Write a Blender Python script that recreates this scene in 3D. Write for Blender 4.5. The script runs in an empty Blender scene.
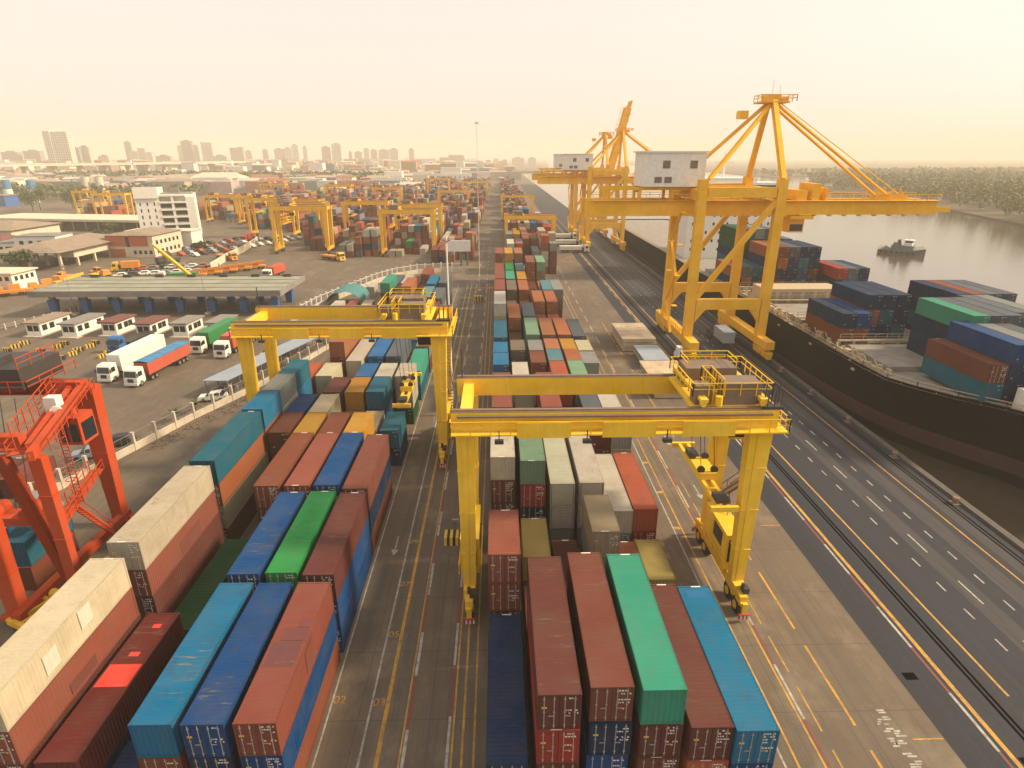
import bpy, math, random
from math import radians as R, sin, cos, pi
from mathutils import Vector, Matrix
rng = random.Random(7)
S = bpy.context.scene
COL = S.collection

# ------------------------------------------------------------------ materials
def new_mat(name):
    m = bpy.data.materials.new(name); m.use_nodes = True
    nt = m.node_tree; nt.nodes.clear()
    o = nt.nodes.new('ShaderNodeOutputMaterial'); b = nt.nodes.new('ShaderNodeBsdfPrincipled')
    nt.links.new(b.outputs[0], o.inputs[0])
    return m, nt, b
def N(nt, t, **kw):
    n = nt.nodes.new(t)
    for k, v in kw.items():
        if k.startswith('i_'):
            key = k[2:]; n.inputs[int(key) if key.isdigit() else key].default_value = v
        else: setattr(n, k, v)
    return n
def mixc(nt, a, b, fac, mode='MIX'):
    n = nt.nodes.new('ShaderNodeMix'); n.data_type = 'RGBA'; n.blend_type = mode
    for sock, v in ((n.inputs[0], fac), (n.inputs[6], a), (n.inputs[7], b)):
        if hasattr(v, 'is_linked'): nt.links.new(v, sock)
        else: sock.default_value = v if not isinstance(v, tuple) or len(v) == 4 else (*v, 1)
    return n.outputs[2]
def ramp(nt, src, lo, hi):
    n = nt.nodes.new('ShaderNodeMapRange'); n.inputs[1].default_value = lo; n.inputs[2].default_value = hi
    nt.links.new(src, n.inputs[0]); return n.outputs[0]
def noise(nt, scale, vec=None, detail=4, w=None, rough=.6):
    n = nt.nodes.new('ShaderNodeTexNoise'); n.inputs['Scale'].default_value = scale
    n.inputs['Detail'].default_value = detail; n.inputs['Roughness'].default_value = rough
    if w is not None:
        n.noise_dimensions = '4D'; nt.links.new(w, n.inputs['W'])
    if vec is not None: nt.links.new(vec, n.inputs['Vector'])
    return n.outputs['Fac']
def scaled(nt, vec, s):
    n = nt.nodes.new('ShaderNodeMapping'); n.inputs['Scale'].default_value = s
    nt.links.new(vec, n.inputs['Vector']); return n.outputs[0]
def math_(nt, op, a, b=None):
    n = nt.nodes.new('ShaderNodeMath'); n.operation = op
    for i, v in enumerate((a, b)):
        if v is None: continue
        if hasattr(v, 'is_linked'): nt.links.new(v, n.inputs[i])
        else: n.inputs[i].default_value = v
    return n.outputs[0]

def paint_mat(name, colour=None, dirt=.35, rust=.5, rough=.6, attr=None, scrape=.0):
    """weathered paint: own colour (object colour, attribute or fixed), grime, run-down streaks and rust spots"""
    m, nt, b = new_mat(name)
    tc = N(nt, 'ShaderNodeTexCoord').outputs['Object']
    oi = nt.nodes.new('ShaderNodeObjectInfo')
    if attr:
        a = N(nt, 'ShaderNodeAttribute', attribute_name=attr); base = a.outputs['Color']
    elif colour: base = N(nt, 'ShaderNodeRGB').outputs[0]; base.default_value = (*colour, 1)
    else: base = oi.outputs['Color']
    w = math_(nt, 'MULTIPLY', oi.outputs['Random'], 40.0)
    n1 = ramp(nt, noise(nt, .55, tc, 5, w), .42, .78)
    n2 = ramp(nt, noise(nt, 1.0, scaled(nt, tc, (5, 5, .35)), 3, w), .5, .85)
    n3 = ramp(nt, noise(nt, 1.6, tc, 8, w, .75), .66, .74)
    n4 = ramp(nt, noise(nt, .28, tc, 2, w), .35, .7)
    hsv = N(nt, 'ShaderNodeHueSaturation', i_Saturation=.95, i_Value=1.15); nt.links.new(base, hsv.inputs['Color'])
    c = mixc(nt, base, hsv.outputs[0], n4)
    c = mixc(nt, c, (.10, .075, .05), math_(nt, 'MULTIPLY', n1, dirt))
    c = mixc(nt, c, (.12, .085, .06), math_(nt, 'MULTIPLY', n2, dirt * .8))
    c = mixc(nt, c, (.17, .07, .03), math_(nt, 'MULTIPLY', n3, rust))
    g_ = nt.nodes.new('ShaderNodeNewGeometry'); sp_ = N(nt, 'ShaderNodeSeparateXYZ'); nt.links.new(g_.outputs['Normal'], sp_.inputs[0])
    flatup = math_(nt, 'MULTIPLY', ramp(nt, sp_.outputs[2], .5, .8), math_(nt, 'POWER', oi.outputs['Random'], .7))
    big_ = ramp(nt, noise(nt, .22, tc, 3, w), .5, .62)
    sc_ = ramp(nt, noise(nt, 1.0, scaled(nt, tc, (.55, 4.5, 1)), 5, w, .7), .57, .70)      # scrapes across the roof ribs
    bl_ = ramp(nt, noise(nt, .9, tc, 6, w, .72), .54, .68)
    c = mixc(nt, c, (.24, .18, .12), math_(nt, 'MULTIPLY', math_(nt, 'MULTIPLY', sc_, flatup), math_(nt, 'MULTIPLY', big_, scrape * 1.3)))
    c = mixc(nt, c, (.05, .04, .035), math_(nt, 'MULTIPLY', math_(nt, 'MULTIPLY', bl_, flatup), scrape * .5))
    nt.links.new(c, b.inputs['Base Color']); b.inputs['Roughness'].default_value = rough
    b.inputs['Specular IOR Level'].default_value = .12
    return m
def flat_mat(name, c, rough=.7, metal=0.0, var=.25, sc=1.5):
    m, nt, b = new_mat(name)
    tc = N(nt, 'ShaderNodeTexCoord').outputs['Object']
    f = ramp(nt, noise(nt, sc, tc, 5), .35, .75)
    nt.links.new(mixc(nt, c, tuple(x * (1 - var) for x in c), f), b.inputs['Base Color'])
    b.inputs['Roughness'].default_value = rough; b.inputs['Metallic'].default_value = metal
    return m
M = {}
M['paint'] = paint_mat('container_paint', scrape=.9, dirt=.32)
M['mass'] = paint_mat('container_mass_paint', attr='col', dirt=.3, rust=.4)
M['bar'] = flat_mat('galvanised_bar', (.36, .33, .30), .6, .1)
M['mark'] = flat_mat('white_lettering', (.75, .73, .68), .7)
M['yel'] = paint_mat('crane_yellow', (.80, .50, .022), .22, .3, .55)
M['yel2'] = paint_mat('crane_ochre', (.80, .43, .016), .14, .2, .55)
M['ora'] = paint_mat('crane_red_orange', (.44, .052, .009), .28, .35, .65)
M['dark'] = flat_mat('dark_machinery', (.045, .04, .038), .6)
M['brown'] = flat_mat('brown_housing', (.20, .14, .10), .6)
M['tyre'] = flat_mat('rubber', (.02, .019, .018), .85)
M['steel'] = flat_mat('worn_steel', (.30, .28, .26), .55, .3)
M['white'] = flat_mat('white_paint', (.80, .77, .70), .55, 0, .18)
M['cream'] = flat_mat('cream_render', (.66, .58, .44), .8, 0, .2, .4)
M['roofgrey'] = flat_mat('grey_roofing', (.24, .22, .20), .8, 0, .3, .3)
M['rooftan'] = flat_mat('tan_roofing', (.30, .225, .165), .8, 0, .3, .3)
M['canopy'] = flat_mat('canopy_roofing', (.30, .30, .23), .8, 0, .35, .15)
M['bluegrey'] = flat_mat('blue_grey_sheet', (.30, .35, .42), .6, 0, .2, .3)
M['bluecol'] = flat_mat('blue_pillar_paint', (.02, .13, .38), .6)
M['glass'] = flat_mat('dark_glass', (.02, .025, .03), .15)
M['redwall'] = flat_mat('red_brick_wall', (.48, .13, .065), .85)
M['maroonroof'] = flat_mat('maroon_sheet', (.17, .06, .05), .7)
M['fencewall'] = flat_mat('pale_wall', (.58, .50, .40), .85, 0, .35, .6)
M['tarp_blue'] = flat_mat('blue_tarpaulin', (.05, .22, .42), .5, 0, .3, .8)
M['tarp_green'] = flat_mat('green_tarpaulin', (.03, .22, .07), .6)
M['teal'] = flat_mat('teal_fabric', (.05, .21, .22), .7)
M['redtruck'] = paint_mat('red_truck_paint', (.48, .09, .05), .3, .3)
M['orangeveh'] = flat_mat('orange_vehicle_paint', (.72, .27, .03), .5)
M['yelveh'] = flat_mat('yellow_vehicle_paint', (.78, .46, .03), .5)
M['hull'] = paint_mat('black_hull_paint', (.006, .006, .008), .03, .06, .75)
M['boot'] = flat_mat('red_boot_paint', (.06, .018, .022), .8)
M['deck'] = flat_mat('deck_paint', (.30, .27, .24), .8, 0, .35, .5)
M['deckgear'] = flat_mat('buff_deck_gear', (.50, .40, .26), .7)
M['tughull'] = flat_mat('grey_green_hull', (.10, .13, .13), .6)
M['stripeY'] = flat_mat('yellow_stripe', (.75, .48, .05), .7)
M['stripeR'] = flat_mat('red_stripe', (.45, .05, .05), .7)
M['rail'] = flat_mat('rail_steel', (.006, .006, .007), 1.0); M['rail'].node_tree.nodes['Principled BSDF'].inputs['Specular IOR Level'].default_value = 0
M['trunk'] = flat_mat('bark', (.09, .06, .04), .9)
M['skirt'] = flat_mat('quay_face', (.10, .09, .08), .9)
M['hatch'] = flat_mat('hatch_cover_paint', (.55, .43, .29), .8, 0, .4, .5)
M['line_y'] = flat_mat('yellow_line_paint', (.62, .36, .06), .8, 0, .45, 1.2)
M['line_w'] = flat_mat('white_line_paint', (.62, .60, .56), .8, 0, .4, 1.2)
M['line_r'] = flat_mat('red_line_paint', (.28, .05, .05), .8, 0, .4, 1.2)

def foliage(name, a, b_):
    m, nt, b = new_mat(name)
    g = N(nt, 'ShaderNodeNewGeometry')
    nt.links.new(mixc(nt, a, b_, g.outputs['Random Per Island']), b.inputs['Base Color'])
    b.inputs['Roughness'].default_value = .8
    return m
M['leaf'] = foliage('leaves', (.035, .055, .02), (.10, .12, .04))
M['leaf2'] = foliage('olive_leaves', (.13, .12, .045), (.22, .19, .08))

# concrete yard
def concrete_mat():
    m, nt, b = new_mat('yard_concrete')
    tc = N(nt, 'ShaderNodeTexCoord').outputs['Object']
    big = ramp(nt, noise(nt, .035, tc, 6), .3, .72)
    med = ramp(nt, noise(nt, .45, tc, 7, None, .68), .35, .7)
    str_ = ramp(nt, noise(nt, 1.0, scaled(nt, tc, (.9, .035, 1)), 5), .44, .72)
    str2 = ramp(nt, noise(nt, 1.0, scaled(nt, tc, (3.2, .06, 1)), 4), .5, .75)
    fine = ramp(nt, noise(nt, 5.0, tc, 4), .3, .7)
    c = mixc(nt, (.150, .108, .068), (.078, .058, .041), big)
    c = mixc(nt, c, (.20, .148, .096), math_(nt, 'MULTIPLY', med, .5))
    c = mixc(nt, c, (.085, .075, .066), math_(nt, 'MULTIPLY', str_, .75))
    c = mixc(nt, c, (.06, .053, .048), math_(nt, 'MULTIPLY', str2, .6))
    c = mixc(nt, c, (.12, .10, .085), math_(nt, 'MULTIPLY', fine, .25))
    oil = ramp(nt, noise(nt, .9, tc, 9, None, .78), .60, .72)
    c = mixc(nt, c, (.045, .037, .031), math_(nt, 'MULTIPLY', oil, .7))
    pale = ramp(nt, noise(nt, .16, scaled(nt, tc, (1, .6, 1)), 7, None, .7), .52, .66)
    c = mixc(nt, c, (.27, .215, .15), math_(nt, 'MULTIPLY', pale, .42))
    br = N(nt, 'ShaderNodeTexBrick', offset=0.0); br.inputs['Scale'].default_value = 1
    br.inputs['Brick Width'].default_value = 5.2; br.inputs['Row Height'].default_value = 6.4
    br.inputs['Mortar Size'].default_value = .05; br.inputs['Mortar Smooth'].default_value = .4
    nt.links.new(tc, br.inputs['Vector'])
    c = mixc(nt, c, (.06, .05, .045), math_(nt, 'MULTIPLY', br.outputs['Fac'], .55))
    nt.links.new(c, b.inputs['Base Color']); b.inputs['Roughness'].default_value = .85
    return m
M['concrete'] = concrete_mat()
def asphalt_mat():
    m, nt, b = new_mat('quay_asphalt')
    tc = N(nt, 'ShaderNodeTexCoord').outputs['Object']
    big = ramp(nt, noise(nt, .06, tc, 6), .3, .72)
    st = ramp(nt, noise(nt, 1.0, scaled(nt, tc, (1.6, .025, 1)), 5), .45, .75)
    fine = ramp(nt, noise(nt, 3.0, tc, 6, None, .7), .35, .75)
    c = mixc(nt, (.011, .015, .028), (.007, .009, .017), big)
    c = mixc(nt, c, (.030, .031, .038), math_(nt, 'MULTIPLY', st, .55))
    c = mixc(nt, c, (.03, .03, .033), math_(nt, 'MULTIPLY', fine, .45))
    nt.links.new(c, b.inputs['Base Color']); b.inputs['Roughness'].default_value = .8
    return m
M['asphalt'] = asphalt_mat()
def water_mat():
    m, nt, b = new_mat('river_water')
    tc = N(nt, 'ShaderNodeTexCoord').outputs['Object']
    n1 = noise(nt, 1.0, scaled(nt, tc, (.12, .35, 1)), 6)
    bp = N(nt, 'ShaderNodeBump', i_Strength=.22, i_Distance=.5); nt.links.new(n1, bp.inputs['Height'])
    nt.links.new(bp.outputs[0], b.inputs['Normal'])
    b.inputs['Base Color'].default_value = (.075, .055, .040, 1); b.inputs['Roughness'].default_value = .09; b.inputs['Specular Tint'].default_value = (1, .89, .76, 1)
    b.inputs['IOR'].default_value = 2.1
    return m
M['water'] = water_mat()
def line_mat(name, c, lo=.40, hi=.62):
    m, nt, b = new_mat(name)
    tc = N(nt, 'ShaderNodeTexCoord').outputs['Object']
    f = ramp(nt, noise(nt, 1.6, tc, 8, None, .75), lo, hi); f2 = ramp(nt, noise(nt, 1.0, scaled(nt, tc, (6, .25, 1)), 4), .45, .7)
    c2 = mixc(nt, c, (.12, .10, .082), math_(nt, 'MULTIPLY', f, .65)); c2 = mixc(nt, c2, (.09, .078, .066), math_(nt, 'MULTIPLY', f2, .45))
    nt.links.new(c2, b.inputs['Base Color']); b.inputs['Roughness'].default_value = .85
    return m
M['line_y'] = line_mat('yellow_line_paint', (.62, .32, .028)); M['line_w'] = line_mat('white_line_paint', (.48, .46, .42)); M['line_r'] = line_mat('red_line_paint', (.25, .04, .04))
def worn_mat():
    m, nt, b = new_mat('worn_lane_paint')
    tc = N(nt, 'ShaderNodeTexCoord').outputs['Object']
    f = ramp(nt, noise(nt, 1.0, scaled(nt, tc, (3, .12, 1)), 6), .35, .7)
    nt.links.new(mixc(nt, (.055, .051, .053), (.028, .028, .032), f), b.inputs['Base Color']); b.inputs['Roughness'].default_value = .85
    return m
M['worn'] = worn_mat()
def facade_mat(name, wall, glass, sx, sz):
    m, nt, b = new_mat(name)
    tc = N(nt, 'ShaderNodeTexCoord').outputs['Object']
    sep = N(nt, 'ShaderNodeSeparateXYZ'); nt.links.new(tc, sep.inputs[0])
    u = math_(nt, 'ADD', sep.outputs[0], sep.outputs[1])
    fx = math_(nt, 'FRACT', math_(nt, 'DIVIDE', u, sx)); fz = math_(nt, 'FRACT', math_(nt, 'DIVIDE', sep.outputs[2], sz))
    wx = math_(nt, 'MULTIPLY', math_(nt, 'GREATER_THAN', fx, .25), math_(nt, 'LESS_THAN', fx, .8))
    wz = math_(nt, 'MULTIPLY', math_(nt, 'GREATER_THAN', fz, .3), math_(nt, 'LESS_THAN', fz, .8))
    oi = nt.nodes.new('ShaderNodeObjectInfo')
    base = oi.outputs['Color'] if wall is None else (*wall, 1)
    c = mixc(nt, base, glass, math_(nt, 'MULTIPLY', wx, wz))
    nt.links.new(c, b.inputs['Base Color']); b.inputs['Roughness'].default_value = .7
    return m
M['tower'] = facade_mat('tower_facade', None, (.09, .09, .095), 5.0, 3.6)
M['lowcity'] = paint_mat('town_walls', attr='col', dirt=.2, rust=.05, rough=.85)

# ------------------------------------------------------------------ mesh builder
class MB:
    def __init__(s): s.v = []; s.f = []; s.mi = []; s.fc = []; s.m = 0; s.c = None; s.spans = []
    def add(s, vs, fs):
        k = len(s.v); j = len(s.f); s.v += [tuple(p) for p in vs]
        for f in fs: s.f.append(tuple(i + k for i in f)); s.mi.append(s.m); s.fc.append(s.c)
        s.spans.append((k, len(s.v), j, len(s.f))); return s
    def box(s, x0, x1, y0, y1, z0, z1):
        return s.add([(x0,y0,z0),(x1,y0,z0),(x1,y1,z0),(x0,y1,z0),(x0,y0,z1),(x1,y0,z1),(x1,y1,z1),(x0,y1,z1)],
              [(0,3,2,1),(4,5,6,7),(0,1,5,4),(1,2,6,5),(2,3,7,6),(3,0,4,7)])
    def cbox(s, x, y, z, a, b, c): return s.box(x-a/2, x+a/2, y-b/2, y+b/2, z-c/2, z+c/2)
    def quad(s, a, b, c, d): return s.add([a,b,c,d], [(0,1,2,3)])
    def frustum(s, p, q, w0, h0, w1, h1):
        """tapered box whose ends are horizontal rectangles w x h centred on p (low) and q (high)"""
        vs = []
        for (x,y,z), w, h in ((p,w0,h0),(q,w1,h1)):
            vs += [(x-w/2,y-h/2,z),(x+w/2,y-h/2,z),(x+w/2,y+h/2,z),(x-w/2,y+h/2,z)]
        return s.add(vs, [(0,3,2,1),(4,5,6,7),(0,1,5,4),(1,2,6,5),(2,3,7,6),(3,0,4,7)])
    def beam(s, p, q, w, h=None):
        h = h or w; p = Vector(p); q = Vector(q); d = (q-p).normalized()
        up = Vector((0,0,1)) if abs(d.z) < .95 else Vector((0,1,0))
        a = d.cross(up).normalized()*w/2; b = a.cross(d).normalized()*h/2
        vs = [e + i*a + j*b for e in (p,q) for i,j in ((-1,-1),(1,-1),(1,1),(-1,1))]
        return s.add(vs, [(0,1,2,3),(7,6,5,4),(0,4,5,1),(1,5,6,2),(2,6,7,3),(3,7,4,0)])
    def tube(s, p, q, r, r2=None, n=8, cap=True):
        r2 = r if r2 is None else r2; p = Vector(p); q = Vector(q); d = (q-p).normalized()
        up = Vector((0,0,1)) if abs(d.z) < .95 else Vector((0,1,0))
        a = d.cross(up).normalized(); b = a.cross(d).normalized()
        vs = [e + rr*(cos(2*pi*i/n)*a + sin(2*pi*i/n)*b) for e, rr in ((p,r),(q,r2)) for i in range(n)]
        fs = [(i,(i+1)%n,n+(i+1)%n,n+i) for i in range(n)]
        if cap: fs += [tuple(range(n))[::-1], tuple(range(n,2*n))]
        return s.add(vs, fs)
    def prism(s, poly, z0, z1):
        n = len(poly)
        vs = [(x,y,z0) for x,y in poly] + [(x,y,z1) for x,y in poly]
        return s.add(vs, [tuple(range(n))[::-1], tuple(range(n,2*n))] + [(i,(i+1)%n,n+(i+1)%n,n+i) for i in range(n)])
    def rail(s, pts, h=1.1, r=.035, step=1.6, mid=True):
        """handrail with posts along a polyline"""
        for a, b in zip(pts, pts[1:]):
            a = Vector(a); b = Vector(b); L = (b-a).length; n = max(1, round(L/step))
            up = Vector((0,0,h))
            s.beam(a+up, b+up, r*2)
            if mid: s.beam(a+up*.55, b+up*.55, r*1.5)
            for i in range(n+1):
                p = a.lerp(b, i/n); s.beam(p, p+up, r*2)
        return s
    def mesh(s, name, mats):
        me = bpy.data.meshes.new(name); me.from_pydata(s.v, [], s.f)
        for m in (mats if isinstance(mats, (list,tuple)) else [mats]): me.materials.append(M[m] if isinstance(m, str) else m)
        me.polygons.foreach_set('material_index', s.mi)
        if any(c is not None for c in s.fc):
            at = me.attributes.new('col', 'FLOAT_COLOR', 'FACE')
            buf = []
            for c in s.fc: buf += [*(c or (1,1,1)), 1]
            at.data.foreach_set('color', buf)
        me.update(); return me
    def build(s, name, mats, parent=None):
        return link(name, s.mesh(name, mats), parent)
def build_each(mb, name, mat, parent):
    """one part object for every shape added to the builder"""
    for k, (v0, v1, f0, f1) in enumerate(mb.spans):
        q = MB(); q.v = mb.v[v0:v1]; q.f = [tuple(i-v0 for i in f) for f in mb.f[f0:f1]]; q.mi = mb.mi[f0:f1]; q.fc = mb.fc[f0:f1]
        q.build(name, mat, parent)
def link(name, me, parent=None):
    o = bpy.data.objects.new(name, me); COL.objects.link(o)
    if parent is not None: o.parent = parent
    return o
def tag(o, label, cat, group=None, kind=None):
    o['label'] = label; o['category'] = cat
    if group: o['group'] = group
    if kind: o['kind'] = kind
    return o
def struct(o, kind='structure'): o['kind'] = kind; return o
def empty(name, loc=(0,0,0), rz=0):
    o = bpy.data.objects.new(name, None); COL.objects.link(o); o.location = loc; o.rotation_euler = (0,0,rz); o.empty_display_size = .5; return o
def copy_tree(o, parent=None):
    c = o.copy(); COL.objects.link(c)
    if parent is not None: c.parent = parent
    for ch in list(o.children): copy_tree(ch, c)
    return c
ORD = ['zeroth','first','second','third','fourth','fifth','sixth','seventh','eighth','ninth','tenth','eleventh','twelfth','thirteenth','fourteenth','fifteenth','sixteenth','seventeenth','eighteenth','nineteenth','twentieth']

# ------------------------------------------------------------------ camera
H = 38.0; F = 600.0; PITCH = math.atan(228/600); YAW = R(1.3)
cd = bpy.data.cameras.new('camera'); cam = bpy.data.objects.new('camera', cd); COL.objects.link(cam)
cd.sensor_width = 36; cd.lens = 36*F/1024; cd.clip_end = 20000; cd.clip_start = .5
cam.location = (0,0,H); cam.rotation_euler = (pi/2 - PITCH, 0, -YAW); S.camera = cam
def at(px, Y, z=None, py=170):
    """world point at distance Y (rows frame) seen at pixel column px"""
    c, s = cos(PITCH), sin(PITCH)
    d = Vector(((px-512)/F, c - (py-384)/F*s, -s - (py-384)/F*c))
    d = Vector((d.x*cos(YAW)+d.y*sin(YAW), -d.x*sin(YAW)+d.y*cos(YAW), d.z))
    t = Y/d.y
    return Vector((d.x*t, Y, H + d.z*t))

# ------------------------------------------------------------------ setting: ground, road, water
QX = 54.5
g = MB(); g.quad((-6000,-150,0),(QX,-150,0),(QX,1700,0),(-6000,1700,0)); g.quad((-6000,1700,0),(140,1700,0),(500,6500,0),(-6000,6500,0))
g.m = 1; g.quad((QX,-150,0),(QX,-150,-6),(QX,1700,-6),(QX,1700,0))
struct(g.build('ground', ['concrete','skirt']))
a = MB(); a.quad((30.85,-60,.004),(QX-.9,-60,.004),(QX-.9,900,.004),(30.85,900,.004)); struct(a.build('quay_road', 'asphalt'))
w = MB(); w.quad((QX-.5,-150,-3.5),(6500,-150,-3.5),(6500,6500,-3.5),(QX-.5,6500,-3.5)); struct(w.build('river', 'water'))
k = MB(); k.box(QX-.85, QX-.003, -60, 900, -.5, .28); struct(k.build('quay_kerb', 'skirt'))
def strip(mb, x, y0, y1, wd, z=.008): mb.quad((x-wd/2,y0,z),(x+wd/2,y0,z),(x+wd/2,y1,z),(x-wd/2,y1,z))
y = MB(); wh = MB(); rd = MB(); wo = MB(); rl = MB()
for x, wd, y0, y1 in ((-8.46,.28,5,190),(-6.95,.12,5,190),(-3.45,.14,10,190),(-2.75,.18,10,190),(-1.95,.14,10,190),(19.75,.16,15,200),(21.5,.16,15,120),(34.48,.34,5,400),(38.12,.2,33,400),(38.1,.2,5,31.5),(49.74,.16,5,400)):
    strip(y, x, y0, y1, wd)
for i in range(14): strip(y, 25.2, 12+i*9.4, 19.5+i*9.4, .2)
for i in range(9): strip(y, 22.6, 20+i*5.2, 23.8+i*5.2, .14)
for yy in (29.6, 55.5): y.quad((28.6,yy,.008),(30.8,yy,.008),(30.8,yy+.10,.008),(28.6,yy+.10,.008))
for yy in (55, 62.5, 70, 83): y.quad((18.9,yy,.009),(19.6,yy,.009),(19.6,yy+.5,.009),(18.9,yy+.5,.009))
strip(wh, -9.65, 5, 190, .16); strip(wh, 18.85, 15, 200, .14); strip(wh, -12.62, 5, 190, .13, .006)
for i in range(30):
    y0 = 8+i*9.3
    strip(wh, -6.7, y0, y0+4.6, .22, .009); strip(rd, -6.7, y0+4.6, y0+9.3, .22, .009)
    strip(wh, -3.75, y0+1, y0+5.6, .2, .009); strip(rd, -3.75, y0+5.6, y0+10.3, .2, .009)
    strip(wh, 33.9, y0+2, y0+6.8, .22); strip(rd, 33.9, y0+6.8, y0+11.3, .2)
    strip(wh, 21.8, y0-4.5, y0+.5, .2, .009); strip(rd, 21.8, y0+.5, y0+4.8, .2, .009)
for i in range(60):
    y0 = 12+i*3.62
    strip(wh, 41.55, y0, y0+1.3, .16); strip(wh, 45.95, y0+1.0, y0+2.3, .16)
for i in range(18): strip(wh, 43.75, 20+i*7.6, 23.2+i*7.6, .16, .012)
for yy in (62, 76, 52): # lane arrows
    strip(wh, 23.9 if yy > 60 else -10.9, yy, yy+2.4, .16); x0 = 23.9 if yy > 60 else -10.9
    wh.add([(x0-.4,yy+.1,.008),(x0+.4,yy+.1,.008),(x0,yy-.9,.008)], [(0,2,1)])
rr = random.Random(3)   # worn, no longer readable painted lettering on the slab
for i in range(26):
    yy = 27.2 + i*.19; 
    for lane, wdt in ((27.05,.5),(27.75,.8)):
        if lane < 27.2 and not (29.0 < yy < 31.4): continue
        x0 = lane + rr.uniform(-.25,.25); ww = rr.uniform(.2,wdt)
        if rr.random() < .8: wh.quad((x0-ww/2,yy,.006),(x0+ww/2,yy,.006),(x0+ww/2,yy+.13,.006),(x0-ww/2,yy+.13,.006))
for x, wd in ((43.75,2.0),(47.9,1.8),(51.4,1.5)): strip(wo, x, 5, 320, wd, .006)
for x in (36.35, 36.75): strip(rl, x, 0, 420, .22, .010)
for x in (52.0, 52.5): strip(rl, x, 0, 420, .2, .010)
for x, yy in ((31.9,35.0),(35.3,27.8)): rl.quad((x-.5,yy-.35,.01),(x+.5,yy-.35,.01),(x+.5,yy+.35,.01),(x-.5,yy+.35,.01))
struct(y.build('yellow_road_marking', 'line_y')); struct(wh.build('white_road_marking', 'line_w'))
struct(rd.build('red_road_marking', 'line_r')); struct(wo.build('worn_road_strip', 'worn')); struct(rl.build('crane_rail', 'rail'))
def text_mesh(body, size, mat, parent=None, name='lettering', ext=0.0):
    cu = bpy.data.curves.new(name, 'FONT'); cu.body = body; cu.size = size; cu.align_x = 'CENTER'; cu.align_y = 'CENTER'; cu.extrude = ext
    tmp = bpy.data.objects.new(name, cu); me = bpy.data.meshes.new_from_object(tmp)
    bpy.data.objects.remove(tmp); bpy.data.curves.remove(cu)
    me.materials.clear(); me.materials.append(M[mat]); return link(name, me, parent)
for body, x, yy in (('03',-9.1,33.5),('05',-9.1,40.3),('07',-9.1,46.7),('09',-9.1,53.4),('02',-12.1,33.8)):
    o = text_mesh(body, .95, 'line_y', name='bay_number_marking'); o.location = (x, yy, .012); struct(o)

# far bank and its trees
b = MB(); poly = [(318,330),(372,520),(410,690),(404,815),(460,900),(600,960),(1500,1000),(4000,600),(4000,-100),(700,-100),(330,200)]
b.prism(poly, -5, -2.4); struct(b.build('river_bank', 'trunk'))
b = MB(); b.prism([(560,1290),(770,1400),(5000,1500),(5000,6300),(800,6300)], -5, -2.4); struct(b.build('distant_bank', 'trunk'))
def leaf_cloud(mb, c, rad, hgt, n, sz, r=rng):
    """leaf-sized faces spread through an uneven crown of a few lobes"""
    lobes = [(Vector((r.uniform(-.55,.55)*rad, r.uniform(-.55,.55)*rad, r.uniform(-.2,.55)*hgt*.5)), r.uniform(.38,.7)) for _ in range(6)]
    for i in range(n):
        lc, lr = lobes[r.randrange(6)]
        d = Vector((r.gauss(0,1), r.gauss(0,1), r.gauss(0,1))).normalized() * (r.random()**.45)
        p = Vector(c) + lc + Vector((d.x*rad*lr, d.y*rad*lr, d.z*hgt*.5*lr))
        a = Vector((r.gauss(0,1), r.gauss(0,1), r.gauss(0,.6))).normalized(); bb = a.cross(Vector((r.gauss(0,1),r.gauss(0,1),r.gauss(0,1)))).normalized()
        s1, s2 = sz*r.uniform(.6,1.3), sz*r.uniform(.4,.9)
        mb.add([p-a*s1, p+bb*s2, p+a*s1, p-bb*s2], [(0,1,2,3)])
def in_poly(x, yv, P):
    c = False
    for i in range(len(P)):
        (x1,y1),(x2,y2) = P[i], P[i-1]
        if (y1 > yv) != (y2 > yv) and x < (x2-x1)*(yv-y1)/(y2-y1)+x1: c = not c
    return c
f = MB(); n = 0
while n < 780:
    x, yv = rng.uniform(318,760), rng.uniform(300,960)
    if not in_poly(x-4, yv-4, poly) or yv-300 < -(x-900)*.0 - 1 or x > 430+ (yv-330)*.9+60: continue
    hh = rng.uniform(11,22)*(1.2 if rng.random()<.15 else 1); rd_ = rng.uniform(6,12)
    leaf_cloud(f, (x, yv, -2+hh*.46), rd_, hh*1.15, 110, 1.35); n += 1
tag(f.build('far_bank_woodland', 'leaf2'), 'hazy olive woodland along the far river bank', 'woodland', kind='stuff')
f = MB()
for i in range(260):
    t = rng.random(); x = 560+t*700+rng.uniform(0,200); yv = 1310+t*130+rng.uniform(0,120)
    leaf_cloud(f, (x, yv, 4), 16, 16, 22, 5)
tag(f.build('distant_woodland', 'leaf2'), 'faint low strip of trees across the distant river bend', 'woodland', kind='stuff')

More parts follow.
